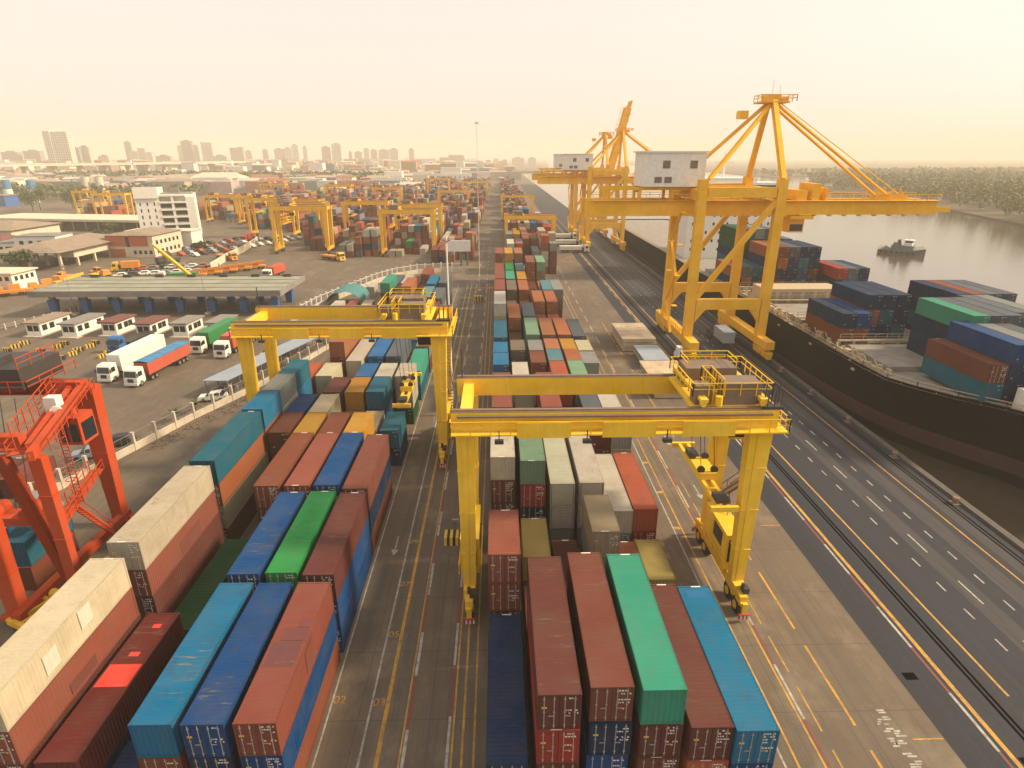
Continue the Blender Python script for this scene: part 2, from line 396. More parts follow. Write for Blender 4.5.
# ------------------------------------------------------------------ shipping containers
CW, CH, TIER = 2.44, 2.585, 2.6
LEN = {40: 12.19, 20: 6.06}
PAL = {'maroon':(.185,.055,.047),'dark red':(.17,.03,.028),'salmon':(.37,.105,.07),'brown':(.19,.062,.04),'rust brown':(.30,.085,.045),
 'orange':(.50,.16,.06),'orange-red':(.58,.125,.055),'red':(.48,.045,.035),'blue':(.0,.085,.30),'bright blue':(.01,.17,.46),'light blue':(.0,.22,.44),
 'sky blue':(.14,.34,.42),'navy':(.003,.04,.13),'teal':(.008,.17,.27),'green':(.02,.36,.09),'mint':(.055,.46,.30),'pale green':(.20,.36,.23),
 'dark green':(.012,.12,.045),'white':(.60,.55,.46),'cream':(.62,.53,.37),'beige':(.50,.42,.29),'grey':(.26,.27,.27),'slate':(.13,.16,.20),
 'tan':(.40,.31,.20),'yellow':(.68,.34,.035),'dull yellow':(.48,.36,.10),'pink':(.28,.085,.064),'pale orange':(.50,.19,.09),'greyish brown':(.26,.21,.15)}
def corr_wall(mb, x, y0, y1, z0, z1, out, d=.036, pitch=.28):
    """vertical corrugations on a wall lying in the plane x (long wall)"""
    n = max(2, round((y1-y0)/pitch)); st = (y1-y0)/n; vs = []
    for i in range(n):
        for t, dd in ((0,0),(.28,0),(.5,d),(.78,d)):
            vs.append((x - out*dd, y0 + (i+t)*st))
    vs.append((x, y1)); k = len(vs)
    mb.add([(a,b,z0) for a,b in vs] + [(a,b,z1) for a,b in vs], [(i,i+1,k+i+1,k+i) for i in range(k-1)])
def corr_end(mb, yv, x0, x1, z0, z1, out, d=.055, pitch=.30):
    n = max(2, round((x1-x0)/pitch)); st = (x1-x0)/n; vs = []
    for i in range(n):
        for t, dd in ((0,0),(.28,0),(.5,d),(.78,d)): vs.append((x0+(i+t)*st, yv - out*dd))
    vs.append((x1, yv)); k = len(vs)
    mb.add([(a,b,z0) for a,b in vs] + [(a,b,z1) for a,b in vs], [(i,i+1,k+i+1,k+i) for i in range(k-1)])
def corr_roof(mb, x0, x1, y0, y1, z, d=.019, pitch=.30):
    n = max(2, round((y1-y0)/pitch)); st = (y1-y0)/n; vs = []
    for i in range(n):
        for t, dd in ((0,0),(.35,0),(.5,d),(.85,d)): vs.append((y0+(i+t)*st, z-dd))
    vs.append((y1, z)); k = len(vs)
    mb.add([(x0,a,b) for a,b in vs] + [(x1,a,b) for a,b in vs], [(i,i+1,k+i+1,k+i) for i in range(k-1)])
def c_frame(mb, L):
    h = CW/2
    for sx in (-1,1):
        for y0 in (0, L-.16):
            mb.box(*sorted((sx*h, sx*(h-.12))), y0, y0+.16, .12, CH-.12)
            for z0 in (0, CH-.12): mb.box(*sorted((sx*(h+.004), sx*(h-.17))), y0-(.004 if y0==0 else .01), y0+(.17 if y0==0 else .164), z0, z0+.12)
        for z0, z1 in ((.005,.13),(CH-.09,CH-.012)): mb.box(*sorted((sx*h, sx*(h-.07))), .18, L-.18, z0, z1)
    for y0 in (.006, L-.126):
        mb.box(-h+.18, h-.18, y0, y0+.12, .01, .13); mb.box(-h+.18, h-.18, y0, y0+.12, CH-.11, CH-.014)
def c_sides(mb, L, sx): corr_wall(mb, sx*(CW/2-.02), .16, L-.16, .13, CH-.09, sx)
def c_roof(mb, L): corr_roof(mb, -CW/2+.06, CW/2-.06, .13, L-.13, CH-.014); mb.box(-CW/2+.2, CW/2-.2, .02, .16, CH-.013, CH-.006); mb.box(-CW/2+.2, CW/2-.2, L-.16, L-.02, CH-.013, CH-.006)
def c_leaf(mb, sx):
    x0, x1 = sorted((sx*.012, sx*(CW/2-.125)))
    mb.box(x0, x1, .035, .085, .14, CH-.12)
    for zz in (.55,1.05,1.55,2.05): mb.box(x0+.05, x1-.05, .022, .036, zz-.16, zz+.16)
def c_bars(mb, sx):
    for xx in (.30,.86):
        mb.tube((sx*xx,.0,.10),(sx*xx,.0,CH-.09),.028,n=6,cap=False)
        for zz in (.3,1.3,2.25): mb.box(sx*xx-.06, sx*xx+.06, -.012, .03, zz-.04, zz+.04)
    mb.box(*sorted((sx*.30, sx*.62)), -.035, -.005, 1.02, 1.07)
def c_marks(mb, seed):
    r = random.Random(seed)
    for row in range(6):
        z = 2.25 - row*.22
        if r.random() < .25: continue
        xx = .36
        while xx < 1.0:
            ww = r.uniform(.05,.16)
            if r.random() < .7 and not .80 < xx+ww/2 < .92: mb.quad((xx,.018,z),(xx+ww,.018,z),(xx+ww,.018,z+.10),(xx,.018,z+.10))
            xx += ww + .05
    mb.m = 1
    for x0, z0, w0, h0 in ((-1.0,1.55,.3,.14),(.62,.9,.12,.12)):
        if r.random() < .7: mb.quad((x0,.017,z0),(x0+w0,.017,z0),(x0+w0,.017,z0+h0),(x0,.017,z0+h0))
    mb.m = 0
def c_reefer(mb):
    mb.box(-1.05,1.05,.03,.09,.14,CH-.12); mb.box(-.95,.95,.005,.032,.3,1.2); mb.box(-.9,-.1,.006,.032,1.35,2.3); mb.box(.1,.9,.006,.032,1.35,2.3)
CM = {}
for L_ in (40,20):
    L = LEN[L_]
    p = MB(); c_frame(p, L); CM['frame',L_] = p.mesh('container_frame','paint')
    for sx in (-1,1):
        p = MB(); c_sides(p, L, sx); CM['side',sx,L_] = p.mesh('container_side','paint')
    p = MB(); c_roof(p, L); CM['roof',L_] = p.mesh('container_roof','paint')
    p = MB(); corr_end(p, L-.03, -CW/2+.12, CW/2-.12, .13, CH-.11, 1); CM['back',L_] = p.mesh('container_end','paint')
    for kind in 'der':
        p = MB(); c_frame(p, L); c_sides(p, L, -1); c_sides(p, L, 1); c_roof(p, L); corr_end(p, L-.03, -CW/2+.12, CW/2-.12, .13, CH-.11, 1)
        if kind == 'd':
            c_leaf(p,-1); c_leaf(p,1); c_bars(p,-1); c_bars(p,1); p.m = 1
            for xx, zz in ((.55,2.2),(.75,1.6),(-.7,.6),(.95,2.25)): p.quad((xx-.16,.012,zz),(xx+.16,.012,zz),(xx+.16,.012,zz+.16),(xx-.16,.012,zz+.16))
        elif kind == 'e': corr_end(p, .03, -CW/2+.12, CW/2-.12, .13, CH-.11, -1)
        else: c_reefer(p)
        CM['all',kind,L_] = p.mesh('container', ['paint','bar'])
for sx in (-1,1):
    p = MB(); c_leaf(p, sx); CM['leaf',sx] = p.mesh('container_door','paint')
    p = MB(); c_bars(p, sx); CM['bars',sx] = p.mesh('container_locking_bars','bar')
p = MB(); corr_end(p, .03, -CW/2+.12, CW/2-.12, .13, CH-.11, -1); CM['front'] = p.mesh('container_end','paint')
p = MB(); c_reefer(p); CM['reefer'] = p.mesh('container_cooling_unit','paint')
for i in range(12):
    p = MB(); c_marks(p, 40+i*7); CM['marks',i] = p.mesh('container_markings',['mark','stripeY'])

n_cont = 0; ALLC = []
p = MB(); p.quad((-.45,.04,CH-.003),(.2,.04,CH-.003),(.2,.14,CH-.003),(-.45,.14,CH-.003)); CM['plate',0] = p.mesh('roof_code','mark')
for L_ in (40,20): p = MB(); p.quad((-.2,LEN[L_]-.15,CH-.003),(.5,LEN[L_]-.15,CH-.003),(.5,LEN[L_]-.03,CH-.003),(-.2,LEN[L_]-.03,CH-.003)); CM['plate',L_] = p.mesh('roof_code','mark')
def vary(c, r=rng):
    v = r.uniform(.47,.62) if min(c) < .2 else r.uniform(.60,.76); return (min(1,c[0]*v*r.uniform(.96,1.04)), min(1,c[1]*v*r.uniform(.96,1.04)), min(1,c[2]*v*r.uniform(.96,1.04)), 1)
def container(colour, size, x, yv, z, end='d', detail=False, label='', group='', rz=0):
    global n_cont; n_cont += 1
    c = vary(PAL[colour])
    if not detail:
        o = link('shipping_container', CM['all',end,size]); o.color = c
    else:
        o = empty('shipping_container')
        def part(name, me, parent=o, col=c):
            q = link(name, me, parent); q.color = col; return q
        part('frame', CM['frame',size], col=(c[0]*.85,c[1]*.85,c[2]*.85,1)); part('roof_panel', CM['roof',size])
        part('side_wall', CM['side',-1,size]); part('side_wall', CM['side',1,size]); part('end_wall', CM['back',size])
        if end == 'd':
            for sx in (-1,1): part('locking_bars', CM['bars',sx], part('door', CM['leaf',sx]))
            part('lettering', CM['marks',n_cont%12])
        elif end == 'e': part('end_wall', CM['front'])
        else: part('cooling_unit', CM['reefer'])
        if n_cont % 3: part('roof_code', CM['plate',size])
        if n_cont % 5 == 0: part('roof_code', CM['plate',0])
    o.location = (x, yv, z); o.rotation_euler = (0,0,rz); o['len'] = LEN[size]; ALLC.append(o)
    return tag(o, label, 'container', group)
FILL = ['brown','brown','maroon','rust brown','blue','orange','salmon','grey','teal','dark red','white','green','navy']
def fill(n, r=rng): return [r.choice(FILL) for _ in range(n)]
TIERN = {1:['lone'], 2:['bottom','top'], 3:['bottom','middle','top'], 4:['bottom','second','third','top']}
def block(xs, table, rowname, blockname, ymax_detail, group):
    along = {}
    objs = {}
    for col, yv, size, tiers, end in sorted(table, key=lambda t: t[1]):
        along[col] = along.get(col,0)+1
        k = len(tiers); ends = end if len(end) == k else end + 'd'*(k-len(end))
        for i, colour in enumerate(tiers):
            lvl = k-1-i
            kind = 'long' if size == 40 else 'short'
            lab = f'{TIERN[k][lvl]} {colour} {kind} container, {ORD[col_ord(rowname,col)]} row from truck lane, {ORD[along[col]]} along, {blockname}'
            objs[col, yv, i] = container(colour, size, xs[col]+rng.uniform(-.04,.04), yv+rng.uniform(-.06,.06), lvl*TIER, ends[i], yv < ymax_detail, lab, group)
    return objs
def col_ord(rowname, col): return col+1 if rowname == 'R' else 6-col
XR = [.3, 3.22, 6.2, 9.1, 11.95, 14.48]
T = []
def t(col, yv, size, tiers, end='d'): T.append((col, yv, size, tiers.split(',') if isinstance(tiers,str) else tiers, end))
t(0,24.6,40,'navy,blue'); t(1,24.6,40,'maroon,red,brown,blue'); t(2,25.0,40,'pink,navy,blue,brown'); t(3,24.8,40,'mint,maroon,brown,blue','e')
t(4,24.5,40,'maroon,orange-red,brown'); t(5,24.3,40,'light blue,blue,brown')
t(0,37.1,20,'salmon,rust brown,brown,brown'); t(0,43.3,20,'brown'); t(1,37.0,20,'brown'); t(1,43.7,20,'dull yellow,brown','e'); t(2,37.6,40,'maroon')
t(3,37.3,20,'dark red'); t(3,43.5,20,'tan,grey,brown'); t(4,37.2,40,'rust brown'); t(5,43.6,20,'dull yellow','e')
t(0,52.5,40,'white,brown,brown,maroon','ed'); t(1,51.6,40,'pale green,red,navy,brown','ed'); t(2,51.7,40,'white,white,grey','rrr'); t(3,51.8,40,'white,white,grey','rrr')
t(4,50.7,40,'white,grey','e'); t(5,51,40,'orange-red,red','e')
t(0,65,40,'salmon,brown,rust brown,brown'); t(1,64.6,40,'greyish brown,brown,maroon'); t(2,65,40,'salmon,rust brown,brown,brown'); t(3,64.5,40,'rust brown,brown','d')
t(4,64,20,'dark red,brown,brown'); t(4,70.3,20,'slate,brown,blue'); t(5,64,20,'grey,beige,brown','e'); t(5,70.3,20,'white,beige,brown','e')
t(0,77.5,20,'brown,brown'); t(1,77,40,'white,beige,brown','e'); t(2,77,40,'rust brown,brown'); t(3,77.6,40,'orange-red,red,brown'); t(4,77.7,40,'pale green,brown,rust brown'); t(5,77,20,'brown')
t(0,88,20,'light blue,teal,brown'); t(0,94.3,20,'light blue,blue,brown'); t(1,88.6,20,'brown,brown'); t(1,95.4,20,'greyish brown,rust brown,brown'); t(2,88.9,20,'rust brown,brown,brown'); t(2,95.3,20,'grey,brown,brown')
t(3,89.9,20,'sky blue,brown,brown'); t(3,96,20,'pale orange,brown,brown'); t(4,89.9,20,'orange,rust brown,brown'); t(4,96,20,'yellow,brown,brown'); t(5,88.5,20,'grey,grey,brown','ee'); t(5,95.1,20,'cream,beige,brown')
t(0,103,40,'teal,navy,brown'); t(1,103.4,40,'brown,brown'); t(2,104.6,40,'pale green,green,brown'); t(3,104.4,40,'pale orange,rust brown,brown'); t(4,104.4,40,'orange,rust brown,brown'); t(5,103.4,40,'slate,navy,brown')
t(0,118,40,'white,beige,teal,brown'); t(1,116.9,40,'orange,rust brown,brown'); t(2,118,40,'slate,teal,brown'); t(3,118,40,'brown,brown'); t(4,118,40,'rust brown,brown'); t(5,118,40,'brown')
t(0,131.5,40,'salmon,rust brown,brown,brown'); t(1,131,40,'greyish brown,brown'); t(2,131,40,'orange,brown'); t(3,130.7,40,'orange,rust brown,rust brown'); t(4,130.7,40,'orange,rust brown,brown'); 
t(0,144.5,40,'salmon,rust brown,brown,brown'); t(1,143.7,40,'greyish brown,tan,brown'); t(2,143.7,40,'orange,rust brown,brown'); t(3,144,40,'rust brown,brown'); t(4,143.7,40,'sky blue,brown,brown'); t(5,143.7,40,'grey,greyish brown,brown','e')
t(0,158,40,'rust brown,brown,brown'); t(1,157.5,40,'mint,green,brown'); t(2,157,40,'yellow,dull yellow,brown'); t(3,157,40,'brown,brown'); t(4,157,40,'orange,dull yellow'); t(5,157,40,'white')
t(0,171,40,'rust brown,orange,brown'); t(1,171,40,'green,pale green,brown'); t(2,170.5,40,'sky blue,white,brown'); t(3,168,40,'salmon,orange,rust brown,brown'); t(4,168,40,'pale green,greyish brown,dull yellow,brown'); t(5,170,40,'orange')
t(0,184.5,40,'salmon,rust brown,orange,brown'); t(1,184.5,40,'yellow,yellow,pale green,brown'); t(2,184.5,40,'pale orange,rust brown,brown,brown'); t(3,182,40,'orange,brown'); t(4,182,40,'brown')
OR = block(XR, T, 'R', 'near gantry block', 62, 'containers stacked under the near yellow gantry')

XL = [-28.9,-25.9,-22.95,-20.0,-17.1,-14.15]
T = []
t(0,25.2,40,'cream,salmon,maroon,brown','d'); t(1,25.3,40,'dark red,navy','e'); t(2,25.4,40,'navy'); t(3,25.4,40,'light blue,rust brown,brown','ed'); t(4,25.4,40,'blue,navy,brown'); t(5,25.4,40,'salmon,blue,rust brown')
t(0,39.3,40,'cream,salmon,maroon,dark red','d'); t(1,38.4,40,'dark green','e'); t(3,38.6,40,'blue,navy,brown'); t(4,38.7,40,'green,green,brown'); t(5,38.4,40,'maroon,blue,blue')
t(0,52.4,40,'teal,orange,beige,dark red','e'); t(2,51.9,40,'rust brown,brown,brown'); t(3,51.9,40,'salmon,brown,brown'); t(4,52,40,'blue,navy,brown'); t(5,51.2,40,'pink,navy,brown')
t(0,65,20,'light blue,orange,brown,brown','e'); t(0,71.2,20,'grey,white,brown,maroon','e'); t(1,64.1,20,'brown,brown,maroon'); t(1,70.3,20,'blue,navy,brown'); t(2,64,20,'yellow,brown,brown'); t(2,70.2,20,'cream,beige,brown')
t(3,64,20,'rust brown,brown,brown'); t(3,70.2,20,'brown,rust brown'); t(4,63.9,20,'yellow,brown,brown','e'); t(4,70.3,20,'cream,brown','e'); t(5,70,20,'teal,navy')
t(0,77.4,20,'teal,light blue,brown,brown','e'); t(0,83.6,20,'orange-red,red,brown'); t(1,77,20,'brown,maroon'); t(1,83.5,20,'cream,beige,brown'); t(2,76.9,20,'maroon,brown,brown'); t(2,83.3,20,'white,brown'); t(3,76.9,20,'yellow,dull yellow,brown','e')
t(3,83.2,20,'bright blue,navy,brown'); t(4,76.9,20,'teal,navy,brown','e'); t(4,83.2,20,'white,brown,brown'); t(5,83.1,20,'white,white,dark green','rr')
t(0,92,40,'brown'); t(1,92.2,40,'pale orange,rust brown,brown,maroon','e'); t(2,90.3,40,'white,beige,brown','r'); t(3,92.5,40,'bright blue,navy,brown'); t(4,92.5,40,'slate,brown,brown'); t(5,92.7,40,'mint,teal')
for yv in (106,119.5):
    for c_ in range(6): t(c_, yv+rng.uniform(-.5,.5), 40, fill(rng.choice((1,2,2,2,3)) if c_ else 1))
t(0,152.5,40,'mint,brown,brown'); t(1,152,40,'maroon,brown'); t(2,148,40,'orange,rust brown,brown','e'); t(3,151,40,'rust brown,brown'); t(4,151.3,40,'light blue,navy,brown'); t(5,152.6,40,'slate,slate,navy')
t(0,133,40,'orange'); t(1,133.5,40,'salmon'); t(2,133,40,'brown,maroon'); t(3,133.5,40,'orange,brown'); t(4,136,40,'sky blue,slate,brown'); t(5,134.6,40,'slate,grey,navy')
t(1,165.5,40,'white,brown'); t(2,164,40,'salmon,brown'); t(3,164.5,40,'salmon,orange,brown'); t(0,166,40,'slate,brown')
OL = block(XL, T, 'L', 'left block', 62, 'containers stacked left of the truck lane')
def patch(parent, col, x0, x1, y0, y1, z):
    p = MB(); p.quad((x0,y0,z),(x1,y0,z),(x1,y1,z),(x0,y1,z)); o = p.build('repainted_patch','paint',parent); o.color = (*col,1); return o
def spatch(parent, col, x, y0, y1, z0, z1):
    p = MB(); p.quad((x,y0,z0),(x,y1,z0),(x,y1,z1),(x,y0,z1)); o = p.build('placard','paint',parent); o.color = (*col,1); return o
zc = CH-.006
q = OL[1,25.3,0]; patch(q,(.62,.05,.035),-1.1,1.1,5.3,7.2,zc); patch(q,(.6,.05,.04),-.3,.4,7.9,8.3,zc); patch(q,(.6,.05,.04),-.1,.5,10.6,11,zc)
q = OL[5,25.4,0]; patch(q,(.12,.04,.045),-1.0,.9,4.1,6.2,zc); patch(q,(.14,.045,.05),-.6,1.0,6.3,7.4,zc); patch(q,(.15,.05,.052),.2,1.0,7.5,8.3,zc); spatch(q,(.15,.05,.04),1.222,5.5,7.2,.5,2.2)
q = OL[0,25.2,0]; spatch(q,(.58,.51,.41),1.222,3.4,4.6,.5,1.9); spatch(q,(.58,.51,.41),1.222,6.8,8.0,.9,2.3)
q = OL[0,25.2,1]; spatch(q,(.13,.045,.035),1.222,4.6,7.2,.3,1.1)
q = OL[0,39.3,1]; spatch(q,(.15,.05,.04),1.222,5,8.6,.25,1.5)
q = OR[5,24.3,0]; patch(q,(.0,.12,.30),-.8,.7,10.9,11.7,zc)

# ------------------------------------------------------------------ gantry cranes on tyres
def make_rtg(mat, span=23.8, hg=17.5, wb=3.9, full=True, tx=9.2, spz=8.0, spy=0.0, spx=None):
    root = empty('gantry_crane'); hs = span/2
    for sx in (-1,1):
        for sy in (-1,1):
            p = MB(); lw = 1.9 if sx>0 else 1.5; p.frustum((sx*hs,sy*wb,2.4),(sx*hs,sy*wb,hg),1.1,.95,lw,1.05)
            if full:
                p.frustum((sx*hs-.1,sy*wb-.50,2.4),(sx*hs-.1,sy*wb-.55,hg-.3),.26,.10,.42,.10)
                for z in (6,10,14): p.cbox(sx*hs, sy*wb, z, 1.1+(lw-1.1)*(z-2.4)/15.1+.08, 1.12, .07)
            p.build('leg', mat, root)
        p = MB(); p.box(sx*hs-.5, sx*hs+.5, -wb-1.2, wb+1.2, 1.7, 2.7); p.box(sx*hs-.35, sx*hs+.35, -wb-2.2, -wb-1.2, 1.5, 2.3); p.box(sx*hs-.35, sx*hs+.35, wb+1.2, wb+2.2, 1.5, 2.3)
        for sy in (-1,1):
            p.box(sx*hs-.28, sx*hs+.28, sy*(wb+.3)-1.6, sy*(wb+.3)+1.6, 1.05, 1.75)
        sill = p.build('sill_beam', mat, root)
        for sy in (-1,1):
            for dy in (-.95,.95):
                yy = sy*(wb+.3)+dy
                p = MB(); p.tube((sx*hs-.32,yy,.78),(sx*hs+.32,yy,.78),.78,n=16); o = p.build('wheel','tyre',root)
                if full:
                    p = MB(); p.tube((sx*hs-.36,yy,.78),(sx*hs+.36,yy,.78),.4,n=12); p.build('hub', mat, o)
            if full:
                p = MB(); p.box(sx*hs-.22, sx*hs+.22, sy*(wb+2.55)-.12, sy*(wb+2.55)+.12, .35, 1.9); p.box(sx*hs-.3,sx*hs+.3, min(sy*(wb+1.9),sy*(wb+2.5)), max(sy*(wb+1.9),sy*(wb+2.5)), 1.5, 1.8)
                o = p.build('bumper', mat, root)
                p = MB(); 
                for i in range(6): p.m = i % 2; p.box(sx*hs-.48+i*.16, sx*hs-.32+i*.16, sy*(wb+2.68)-.03, sy*(wb+2.68)+.03, .35, .85)
                p.m = 0; p.box(sx*hs-.5, sx*hs+.5, sy*(wb+2.62)-.2, sy*(wb+2.62)+.06, .86, .92)
                p.build('warning_plate', ['stripeR','mark'], o)
                p = MB(); p.tube((sx*hs,sy*(wb+1.6),2.7),(sx*hs,sy*(wb+1.6),3.3),.16,n=8); p.cbox(sx*hs+.3, sy*(wb+1.5), 2.6, .5, .7, .5); p.build('steering_motor','dark',root)
        p = MB(); p.box(sx*hs-.45, sx*hs+.45, -wb, wb, hg+.15, hg+1.2); p.build('end_tie', mat, root)
    for sy in (-1,1):
        p = MB(); x0, x1 = -hs-1.1, hs+1.2
        p.box(x0, x1, sy*wb-.45, sy*wb+.45, hg, hg+1.65)
        if full:
            for i in range(9): p.cbox(x0+1.5+i*(x1-x0-3)/8, sy*wb, hg+.83, .06, .95, 1.62)
        gr = p.build('girder', mat, root)
        p = MB(); p.box(x0, x1, sy*wb-.18, sy*wb+.18, hg+1.655, hg+1.78); p.box(x0, x1, sy*wb-.45, sy*wb-.3, hg+1.655, hg+1.70); p.build('trolley_rail','brown',gr)
    if full:
        yw = -wb-1.25
        p = MB(); p.box(-hs-1.1, hs+1.8, yw-.05, -wb-.46, hg+.0, hg+.09); p.rail([(-hs-1.1,-wb-.6,hg+.09),(-hs-1.1,yw,hg+.09),(hs+1.8,yw,hg+.09),(hs+1.8,-wb-.6,hg+.09)]); wk = p.build('walkway', mat, root)
        p = MB(); p.box(-hs-.6, hs+.6, -wb-.75, -wb-.46, hg+1.32, hg+1.46); p.build('cable_tray','brown',wk)
        for cx in (-hs+6.2,-hs+12.9,-hs+19.2): p = MB(); p.box(cx-2.1, cx+2.1, yw-.1, yw-.052, hg-.15, hg+1.15); p.build('side_panel', mat, wk)
        for cx in (-hs+2.7,-hs+9.6,-hs+15.9):
            p = MB(); p.box(cx-.35,cx+.35,yw-.45,yw-.1,hg-.5,hg-.2); p.box(cx-.04,cx+.04,yw-.22,yw-.12,hg-.2,hg+.5); p.build('floodlight','dark',wk)
        # staircase, power house and electrical cabinet on the sills
        for sx in (-1,1):
            p = MB(); p.box(sx*hs-.85, sx*hs+.85, -2.9, 2.7, 2.75, 6.4); hh = p.build('power_house' if sx>0 else 'electrical_cabinet', mat, root)
            p = MB(); p.box(sx*hs-.9, sx*hs+.9, -1.9, .2, 4.6, 6.0); p.box(sx*hs-.6, sx*hs+.6, -2.93, 1.5, 3.6, 5.9); p.build('grille','dark',hh)
            p = MB(); p.rail([(sx*(hs+1.0),-3,2.7),(sx*(hs+1.0),3,2.7)]); p.rail([(sx*(hs-1.0),-3,2.7),(sx*(hs-1.0),3,2.7)]); p.build('handrail', mat, root)
        p = MB(); xs_ = hs+.75
        fl = [(-2.6,2.7,2.6,7.5),(2.6,7.5,-2.6,12.4),(-2.6,12.4,2.6,hg)]
        for y0,z0,y1,z1 in fl:
            for dx in (-.4,.4):
                p.beam((xs_+dx,y0,z0),(xs_+dx,y1,z1),.08,.22); p.beam((xs_+dx,y0,z0+1),(xs_+dx,y1,z1+1),.06)
            n = 15
            for i in range(1,n): p.cbox(xs_, y0+(y1-y0)*i/n, z0+(z1-z0)*i/n, .8, .26, .04)
        for z in (7.5,12.4): p.box(xs_-.45, xs_+.45, -3.3 if z>10 else 2.4, -2.4 if z>10 else 3.3, z-.08, z); p.rail([(xs_+.42, -3.3 if z>10 else 2.4, z),(xs_+.42,-2.4 if z>10 else 3.3, z)])
        p.build('staircase','brown',root)
        p = MB(); p.rail([(hs+1.8,-wb-1.2,hg+.09),(hs+1.8,wb+.5,hg+.09)]); p.box(hs+1.25,hs+1.85,-wb-.5,wb+.5,hg+.0,hg+.08); p.build('end_walkway', mat, root)
        p = MB()
        for i in range(6): p.tube((hs+.2+(i%3)*.55,-wb-.3+(i//3)*.6,hg+1.65),(hs+.2+(i%3)*.55,-wb-.3+(i//3)*.6,hg+3.3+.3*(i%2)),.05,n=5)
        p.box(hs-.1,hs+1.5,-wb-.40,-wb+.4,hg+1.66,hg+1.9); p.build('resistor_rack','dark',root)
        p = MB(); p.tube((-hs-.6,wb-.3,hg+1.65),(-hs-.6,wb-.3,hg+4.4),.06,n=6); p.build('antenna','dark',root)
    # trolley
    zt = hg+1.2
    p = MB(); p.box(tx-3.2, tx+3.2, -wb+.5, wb-.5, zt+.25, zt+.5); p.box(tx-2.7, tx-2.1, -wb-.2, wb+.2, zt+1.0, zt+1.3); p.box(tx+2.1, tx+2.7, -wb-.2, wb+.2, zt+1.0, zt+1.3); 
    for dx in (-2.4,2.4):
        for sy in (-1,1): p.tube((tx+dx-.05,sy*wb-.16,zt+.86),(tx+dx-.05,sy*wb+.16,zt+.86),.25,n=10)
    tr = p.build('trolley', mat, root)
    p = MB(); p.box(tx-2.5, tx+1.9, .8, wb-.6, zt+.5, zt+2.2); p.build('hoist_housing','brown',tr)
    p = MB(); p.box(tx-.6, tx+2.4, -wb+.6, -1.2, zt+.5, zt+2.3); p.box(tx-2.9,tx-1.6,-wb+.7,-1.9,zt+.5,zt+2.1); p.box(tx-1.3,tx-.7,-2.6,-1.0,zt+.5,zt+1.2); p.build('drive_housing','brown',tr)
    if full:
        p = MB()
        z = zt+.5; p.rail([(tx-3.2,-wb+.5,z+.8),(tx-3.2,wb-.5,z+.8),(tx+3.2,wb-.5,z+.8),(tx+3.2,-wb+.5,z+.8),(tx-3.2,-wb+.5,z+.8)],step=1.2)
        p.rail([(tx-1.5,-wb+.6,z),(tx-1.5,0,z),(tx-.7,0,z),(tx-.7,-wb+.6,z)],h=2.2,step=.6)
        p.rail([(tx-2.4,.9,zt+2.2),(tx-2.4,wb-.7,zt+2.2),(tx+1.8,wb-.7,zt+2.2),(tx+1.8,.9,zt+2.2)],h=.8)
        for yy in (-3,-2,-1): p.tube((tx-1.1+.0,yy*1.2,z),(tx-1.1,yy*1.2,z+.9),.3,n=10)
        p.build('trolley_handrail', mat, tr)
    p = MB(); p.box(tx+1.2, tx+2.9, -1.2, 1.0, hg-2.4, hg-.1); 
    for dx,dy in ((1.4,-1),(2.7,-1),(1.4,.8),(2.7,.8)): p.beam((tx+dx,dy,hg-.1),(tx+dx,dy,zt+.3),.14)
    cb = p.build('cabin', mat, root); p = MB(); p.box(tx+1.15, tx+2.95, -1.25, -.2, hg-2.2, hg-1.1); p.build('window','glass',cb)
    # spreader on ropes
    sxx = tx-1.5 if spx is None else spx
    p = MB()
    for dx in (-.42,.42): p.box(sxx+dx-.15, sxx+dx+.15, -6.0+spy, 6.0+spy, spz, spz+.42)
    for yy in (-6.0,-3,0,3,6.0): p.box(sxx-(1.18 if abs(yy)>5 else .5), sxx+(1.18 if abs(yy)>5 else .5), yy+spy-.17, yy+spy+.17, spz-.02, spz+.44)
    p.box(sxx-.8,sxx+.8,spy-1.6,spy+1.6,spz+.45,spz+1.1); sp = p.build('spreader', mat, root)
    if full:
        p = MB()
        for yy in (-1.3,1.3):
            for dx in (-.6,.6): p.tube((sxx+dx,spy+yy-.12,spz+1.35),(sxx+dx,spy+yy+.12,spz+1.35),.34,n=12)
        build_each(p,'rope_drum','dark',sp); p = MB(); p.box(sxx-.55,sxx+.55,spy-5.6,spy-4.2,spz+.45,spz+.8); p.box(sxx-.4,sxx+.4,spy+2,spy+4.0,spz+.45,spz+.95); build_each(p,'hydraulic_box','dark',sp)
    p = MB()
    for yy in (-1.3,1.3):
        for dx in (-.6,.6): p.tube((sxx+dx,spy+yy,spz+1.3),(tx+dx-1.2,yy,zt+.3),.03,n=5,cap=False)
    p.build('hoist_rope','dark',root)
    return root
g1 = make_rtg('yel', tx=9.5, spx=9.6, spy=1.2, spz=10.2); g1.location = (9.15, 47.6, 0)
tag(g1, 'near yellow rubber tyred gantry crane straddling six stacks, its trolley at the right end', 'gantry crane', 'yellow yard gantry cranes')
g2 = make_rtg('yel', tx=7.8, spx=6.6, spy=3.0, spz=7.4); g2.location = (-19.35, 75.4, 0)
tag(g2, 'second yellow rubber tyred gantry crane spanning the stacks left of the truck lane', 'gantry crane', 'yellow yard gantry cranes')

